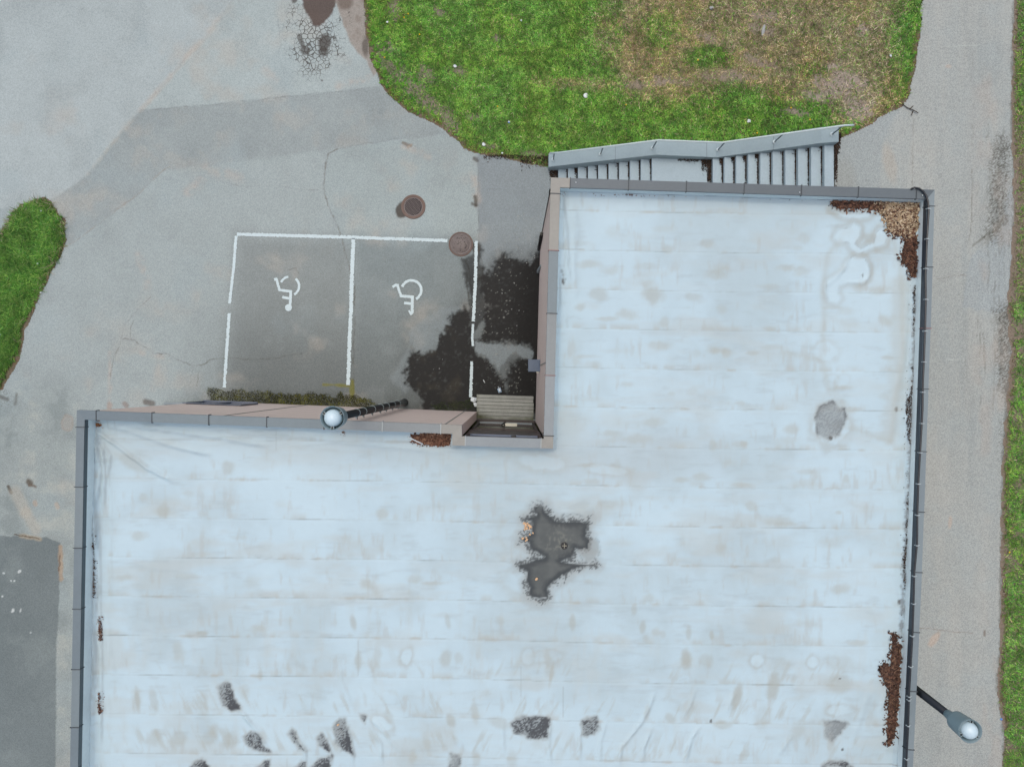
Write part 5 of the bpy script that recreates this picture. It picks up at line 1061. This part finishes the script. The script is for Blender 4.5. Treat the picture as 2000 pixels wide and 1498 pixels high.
# side wall following the flights
xw = [1.05, 3.95, 5.62, 7.88, 8.26]; zw = [.34, 1.80, 1.80, 3.22, 3.36]
mb = MB()
for k in range(4):
    x0, x1 = xw[k], xw[k+1]; a = STW(x0); b_ = STW(x1); T = .40
    mb.hexa(rel([(x0, a, zw[k]-1.2 if k else -.1), (x1, b_, zw[k+1]-1.2), (x1, b_+T, zw[k+1]-1.2), (x0, a+T, zw[k]-1.2 if k else -.1)]), rel([(x0, a, zw[k]), (x1, b_, zw[k+1]), (x1, b_+T, zw[k+1]), (x0, a+T, zw[k])]))
mb.build('side_wall', m_conc2, st)
mb = MB()
for X in (2.9, 6.9, 5.35): 
    zt = float(np.interp(X, xw, zw)); mb.hexa(rel([(X-.006, STW(X)-.001, zt-.3), (X+.006, STW(X)-.001, zt-.3), (X+.006, STW(X)+.40, zt-.3), (X-.006, STW(X)+.40, zt-.3)]), rel([(X-.006, STW(X)-.001, zt+.002), (X+.006, STW(X)-.001, zt+.002), (X+.006, STW(X)+.40, zt+.002), (X-.006, STW(X)+.40, zt+.002)]))
mb.build('wall_joint', pmat('wall_joint_line', (118, 128, 134), .8), st)
RY = lambda X: STW(X)+.20
rp = [(1.06, RY(1.06)+.03, .34+.55), (1.3, RY(1.3), .46+.58), (3.9, RY(3.9), 1.78+.6), (5.6, RY(5.6), 1.8+.6), (8.14, RY(8.14), 3.3+.62), (8.36, RY(8.36)+.01, 3.3+.64)]
rail = MB().tube(rel(rp), .024, 10).build('handrail', m_rail, st)
for X in (1.18, 2.50, 3.86, 5.66, 6.92, 8.12):
    zt = float(np.interp(X, xw, zw)); zr = float(np.interp(X, [p[0] for p in rp], [p[2] for p in rp]))
    MB().tube(rel([(X, RY(X), zt-.02), (X, RY(X), zr)]), .017, 8).build('post', m_railp, rail)
    MB().lathe([(.055, 0), (.055, .012), (0, .012)], rel([(X, RY(X), zt-.004)])[0], 16).build('foot_plate', m_rail, rail)
# leaf rubbish; near-black strips also stand in for shade in the step corners
def rubbish(rects, n, label, seed):
    r = np.random.default_rng(seed); X = []; Y = []; Z = []
    for (x0, x1, y0, y1, z, q) in rects:
        m = int(n*q); X.append(r.uniform(x0, x1, m)-(x1-x0)*.0); Y.append(y1-(y1-y0)*np.abs(r.normal(0, .45, m))); Z.append(np.full(m, z))
    x = np.concatenate(X); y = np.concatenate(Y); z = np.concatenate(Z); m = len(x); z = z+.004+.03*r.random(m); a = r.random(m)*6.28; l = .01+.02*r.random(m); w__ = l*.5; dx, dy = np.cos(a), np.sin(a); t = r.normal(0, .4, m)
    V = np.stack([np.stack([x+dx*l*p-dy*w__*q, y+dy*l*p+dx*w__*q, z+t*l*p], 1) for p, q in ((-1, -.5), (1, -.7), (1, .7), (-1, .5))], 1).reshape(-1, 3)
    Fc = np.arange(m)[:, None]*4+np.array([[0, 1, 2, 3]]); C = pick(r, m, [(50, 43, 40), (38, 34, 33), (66, 53, 46), (84, 66, 54), (46, 40, 38)])
    return tag(np_mesh('leaf_litter', V, Fc, np.repeat(C, 4, 0), None, m_lit, False), label, 'leaf litter', kind='stuff')
rc = [(1.1, 1.36, 5.95, STW(1.2)-.01, .0, 1.2)]
for k in range(9): rc.append((xl[k+1]-.03, xl[k+1]-.006, STW(xl[k])-.6, STW(xl[k])-.01, (k+1)*RS, 1.1)); rc.append((xl[k+1]-.09, xl[k+1]-.006, STW(xl[k])-.16, STW(xl[k])-.01, (k+1)*RS, .9 if k == 1 else .02))
rc.append((4.6, xu[0], STW(5)-.07, STW(5)-.01, 10*RS, .5)); rc.append((xu[0]-.12, xu[0]-.01, STW(5)-1.4, STW(5)-.01, 10*RS, 2.2)); rc.append((xu[0]-.28, xu[0]-.01, STW(5)-.35, STW(5)-.01, 10*RS, 1.5))
for k in range(9): rc.append((xu[k+1]-(.036 if k < 4 else .026), xu[k+1]-.008, STW(xu[k])-1.2, STW(xu[k])-.01, (11+k)*RS, 1.5 if k < 4 else 1.2)); rc.append((xu[k+1]-.10, xu[k+1]-.012, STW(xu[k])-.16, STW(xu[k])-.01, (11+k)*RS, .3 if k < 4 else .03))
rubbish(rc, 240, 'dark leaf rubbish and added shadow strips in the inner corners of the stair steps', 3)
rubbish([(8.275, 8.34, 5.0, 6.1, 3.1, 1.4), (8.28, 8.42, 5.9, 6.35, 3.1, 1.0)], 500, 'brown leaf strip on the asphalt at the top of the staircase', 5)
rubbish([(.2, 1.05, 6.45, 6.75, .0, 1.0), (-.9, .3, 6.65, 6.78, 0, .5)], 500, 'brown dead leaves along the lawn edge at the foot of the staircase', 6)

# ------------------------------------------------------------------ moss along the yard wall
def moss_acc(x, y):
    u, v = px0(x, y); P = [(408, 757), (440, 759), (560, 765), (640, 770), (700, 772), (724, 780), (735, 792), (900, 800), (560, 808), (410, 800)]
    s = sdp(u, v, P)+8*fbm(u, v, 22, 160)+4*fbm(u, v, 7, 161); return ss(-1, 4, s)*ss(745, 715, u+10*fbm(u, v, 15, 162))
def moss_acc2(x, y):
    u, v = px0(x, y); return ss(-1, 4, sdp(u, v, [(840, 790), (890, 783), (925, 776), (932, 800), (850, 805)])+8*fbm(u, v, 10, 163))*.5
mc = lambda x, y, r: pick(r, len(x), [(82, 84, 26), (64, 68, 22), (104, 104, 36), (48, 50, 24), (40, 40, 26), (120, 118, 50), (30, 32, 22)])*(.35+.65*ss(-.3, .4, fbm(*px0(x, y), 9, 165)))[:, None]*1.2
blades('moss', lambda r: (r.uniform(-9.6, -3.7, 60000), r.uniform(-1.2, -.15, 60000)), moss_acc, mc, .015, .05, .006, 'dark olive moss strip on the asphalt along the pinkish yard wall', 'moss', zf=lambda x: 0*x+.004, seed=15)
blades('moss', lambda r: (r.uniform(-2.8, -1.0, 9000), r.uniform(-1.1, -.4, 9000)), moss_acc2, lambda x, y, r: pick(r, len(x), [(40, 52, 22), (28, 32, 22), (56, 70, 30)]), .015, .05, .006, 'small dark moss clump beside the wooden deck', 'moss', zf=lambda x: 0*x+.004, seed=16)

# ------------------------------------------------------------------ small things on the ground
m_litw = pmat('white_litter', (222, 228, 234), .6, var=((30, .08),)); m_bluep = pmat('blue_white_carton', (170, 196, 226), .5, var=((14, .25),))
def crumple(name, px, py, R, mat, label, cat, group=None, seed=0, z=None, flat=.4):
    r = np.random.default_rng(seed+100); X, Y, zg = gp(px, py); mb = MB(); n, m = 9, 5; vs = []
    for i in range(m):
        ph = (i/(m-1))*1.5
        for k in range(n): q = 6.283*k/n; rr = R*math.cos(ph)*(.65+.7*r.random()); vs.append((rr*math.cos(q), rr*math.sin(q), R*flat*math.sin(ph)*(.7+.6*r.random())))
    fs = [(i*n+k, i*n+(k+1) % n, (i+1)*n+(k+1) % n, (i+1)*n+k) for i in range(m-1) for k in range(n)]+[tuple((m-1)*n+k for k in range(n))]
    mb.add(vs, fs); o = mb.build(name, mat); o.location = (X, Y, (zg if z is None else z)+.002); return tag(o, label, cat, group)
crumple('plastic_bag', 926, 781, .085, m_litw, 'crumpled white plastic bag at the left corner of the wooden deck', 'plastic bag', seed=1, flat=.7)
crumple('plastic_bag', 928.5, 790, .055, m_litw, 'smaller white scrap of plastic tucked by the deck side, below the crumpled bag', 'plastic bag', seed=2, flat=.6)
X, Y = wp(975.5, 762, .02); cart = empty('drink_carton', (X, Y, .012), .35); tag(cart, 'small crushed blue and white drink carton on the wet asphalt by the deck', 'carton')
MB().hexa([(-.055, -.075, 0), (.05, -.08, 0), (.058, .07, 0), (-.05, .06, 0)], [(-.045, -.06, .05), (.045, -.07, .04), (.05, .06, .055), (-.045, .05, .035)]).build('body', m_bluep, cart, .004)
MB().box(-.02, .03, -.04, .055, .0565, .0595).build('panel', m_litw, cart)
MB().tube([(0.0, .06, .03), (.0, .11, .05)], .01, 8).build('spout', m_litw, cart)
mb = MB(); mb.tube([(*wp(944, 742, .02), .016), (*wp(947, 748, .02), .018)], .012, 6); tag(mb.build('cigarette_end', m_litw), 'pale cigarette end on the black wet asphalt left of the carton', 'cigarette end')
def dot(px, py, R, mat, name, label, cat, group=None, h=.4, z=None):
    X, Y, zg = gp(px, py); o = MB().lathe([(R, 0), (R*.95, R*h*.5), (R*.6, R*h*.9), (0, R*h)], (0, 0, 0), 20).build(name, mat); o.location = (X, Y, zg+.03 if z is None else z); return tag(o, label, cat, group)
dot(1144, 188, .072, m_white, 'plastic_disc', 'round white plastic disc lying in the green grass of the lawn', 'disc', h=.35)
pr = None
LP = [(889, 131, 'near the left lawn edge'), (879, 159, ''), (877, 192, ''), (945, 283, ''), (912, 266, ''), (981, 300, ''), (1005, 297, ''), (1021, 295, ''), (1462, 238, 'just above the staircase landing'), (1738, 111, 'in the dry grass near the path'), (1117, 276, ''), (925, 174, ''), (757, 45, 'in the weeds at the upper left'), (942, 243, ''), (994, 239, ''), (82, 413, 'on the grass island'), (75, 515, 'on the grass island'), (81, 572, 'on the grass island'), (3, 653, 'on the grass island'), (1052, 230, ''), (1018, 42, ''), (1760, 290, '')]
for k, (px, py, wh) in enumerate(LP):
    if k in (21, 2, 4, 6, 7, 10, 11, 13, 19, 1): continue
    o = crumple('paper_scrap', px, py, .026 if k not in (8, 3, 0) else .045, m_litw, 'x', 'paper scrap', 'white scraps in the grass', seed=20+k, flat=.3); o.location.z += .04
    isl = {15: 'topmost white scrap on the grass island', 16: 'white scrap near the right rim of the grass island, second from its top', 17: 'white scrap at the brown rim of the grass island, third from its top', 18: 'white scrap at the photo edge, lowest on the grass island'}
    o['label'] = isl.get(k, {0: 'white scrap by a dark bare spot near the left lawn edge', 3: 'largest white scrap at the lower left rim of the lawn', 8: 'white scrap just above the staircase landing', 9: 'white scrap in the dry grass near the path', 12: 'white scrap in the tall weeds at the upper left lawn corner', 20: 'faint white scrap in the green grass at the top of the lawn'}.get(k, 'small white scrap of litter in the lower left part of the lawn'))
m_blu = pmat('blue_plastic', (90, 140, 220), .4)
dot(994, 240, .03, m_blu, 'bottle_cap', 'small light-blue bottle cap in the green lawn', 'bottle cap', h=.6); dot(1955, 1403.5, .03, m_blu, 'bottle_cap', 'small blue bottle cap at the edge of the path by the verge', 'bottle cap', h=.6, z=3.11)
m_yel = pmat('dandelion_yellow', (240, 196, 30), .8)
fl = None
for k, (px, py) in enumerate([(790, 37), (752, 115), (1222, 207), (1543, 213), (1477, 262), (1362, 120), (972, 210), (798, 30), (820, 70), (1580, 236), (1968, 1077)]):
    X, Y, zg = gp(px, py)
    if fl is None:
        mb = MB(); mb.lathe([(0, .0), (.019, .004), (.022, .012), (.012, .018), (0, .019)], (0, 0, 0), 12); o = fl = mb.build('dandelion', m_yel)
    else: o = fl.copy(); COL.objects.link(o)
    o.location = (X, Y, zg+.06); tag(o, 'small yellow dandelion flower in the lawn' if k < 10 else 'small yellow dandelion in the grass verge right of the path', 'flower', 'yellow dandelions in the grass')
# stone, twig, gravel crumbs on the dark yard strip
m_stone = pmat('pale_stone', (168, 170, 172), .8, var=((12, .15),), bump=.5); m_dk = pmat('dark_bark', (74, 62, 52), .9)
X, Y, zg = gp(1491, 60); o = MB().lathe([(.0, -.02), (.07, -.01), (.085, .02), (.05, .055), (0, .06)], (0, 0, 0), 9, False).build('stone', m_stone); o.location = (X, Y, zg); o.scale = (.6, 1.9, .7); o.rotation_euler.z = -.2; tag(o, 'elongated pale stone in the dry brown part of the lawn', 'stone')
X, Y, zg = gp(1390, 17); o = MB().lathe([(.0, -.02), (.06, -.01), (.07, .02), (.04, .05), (0, .055)], (0, 0, 0), 9, False).build('stone', m_stone); o.location = (X, Y, zg+.01); o.scale = (1, .7, .7); tag(o, 'small roundish grey stone at the top of the dry lawn', 'stone')
tw = MB()
for P in ([(1762, 203), (1772, 212), (1782, 216), (1792, 222)], [(1776, 214), (1783, 208)], [(1783, 217), (1780, 226)]): tw.tube([(*wp(x, y, 3.12), 3.125+.01*k) for k, (x, y) in enumerate(P)], .011, 6)
tag(tw.build('twig', m_dk), 'thin forked brown twig reaching from the lawn onto the path', 'twig')
r9 = np.random.default_rng(33); cr = None
for k in range(46):
    if k < 26: px, py = r9.normal(1030, 16), r9.uniform(420, 520)
    else: px, py = r9.uniform(800, 1040), r9.uniform(530, 765)
    px = min(px, 1044); 
    if cr is None: o = cr = MB().lathe([(0, -.004), (.014, .0), (.016, .008), (.008, .014), (0, .015)], (0, 0, 0), 7, False).build('stone_chip', m_stone)
    else: o = cr.copy(); COL.objects.link(o)
    X, Y = wp(px, py, .01); s = .5+.7*r9.random(); o.location = (X, Y, .008); o.scale = (s, s*.8, s*.7); o.rotation_euler.z = r9.random()*6
    tag(o, 'tiny pale stone chip scattered on the dark asphalt beside the tall wing', 'stone chip', 'stone chips on the dark asphalt')
# small bolts / white nail heads seen on the coping
for k, (px, py, lab) in enumerate([(1802, 382, 'small white dot of sealant on the roof edge at the upper right corner'), (1562, 376, 'small white dot of sealant on the roof edge above the stairs top'), (1125, 356.5, 'small white dot of sealant on the roof edge at the upper left')]):
    X, Y = wp(px, py, PARX+.01); o = MB().lathe([(.012, 0), (.010, .006), (0, .008)], (0, 0, 0), 12).build('sealant_dot', m_white); o.location = (X, Y, PARX+.006); o.parent = bld;
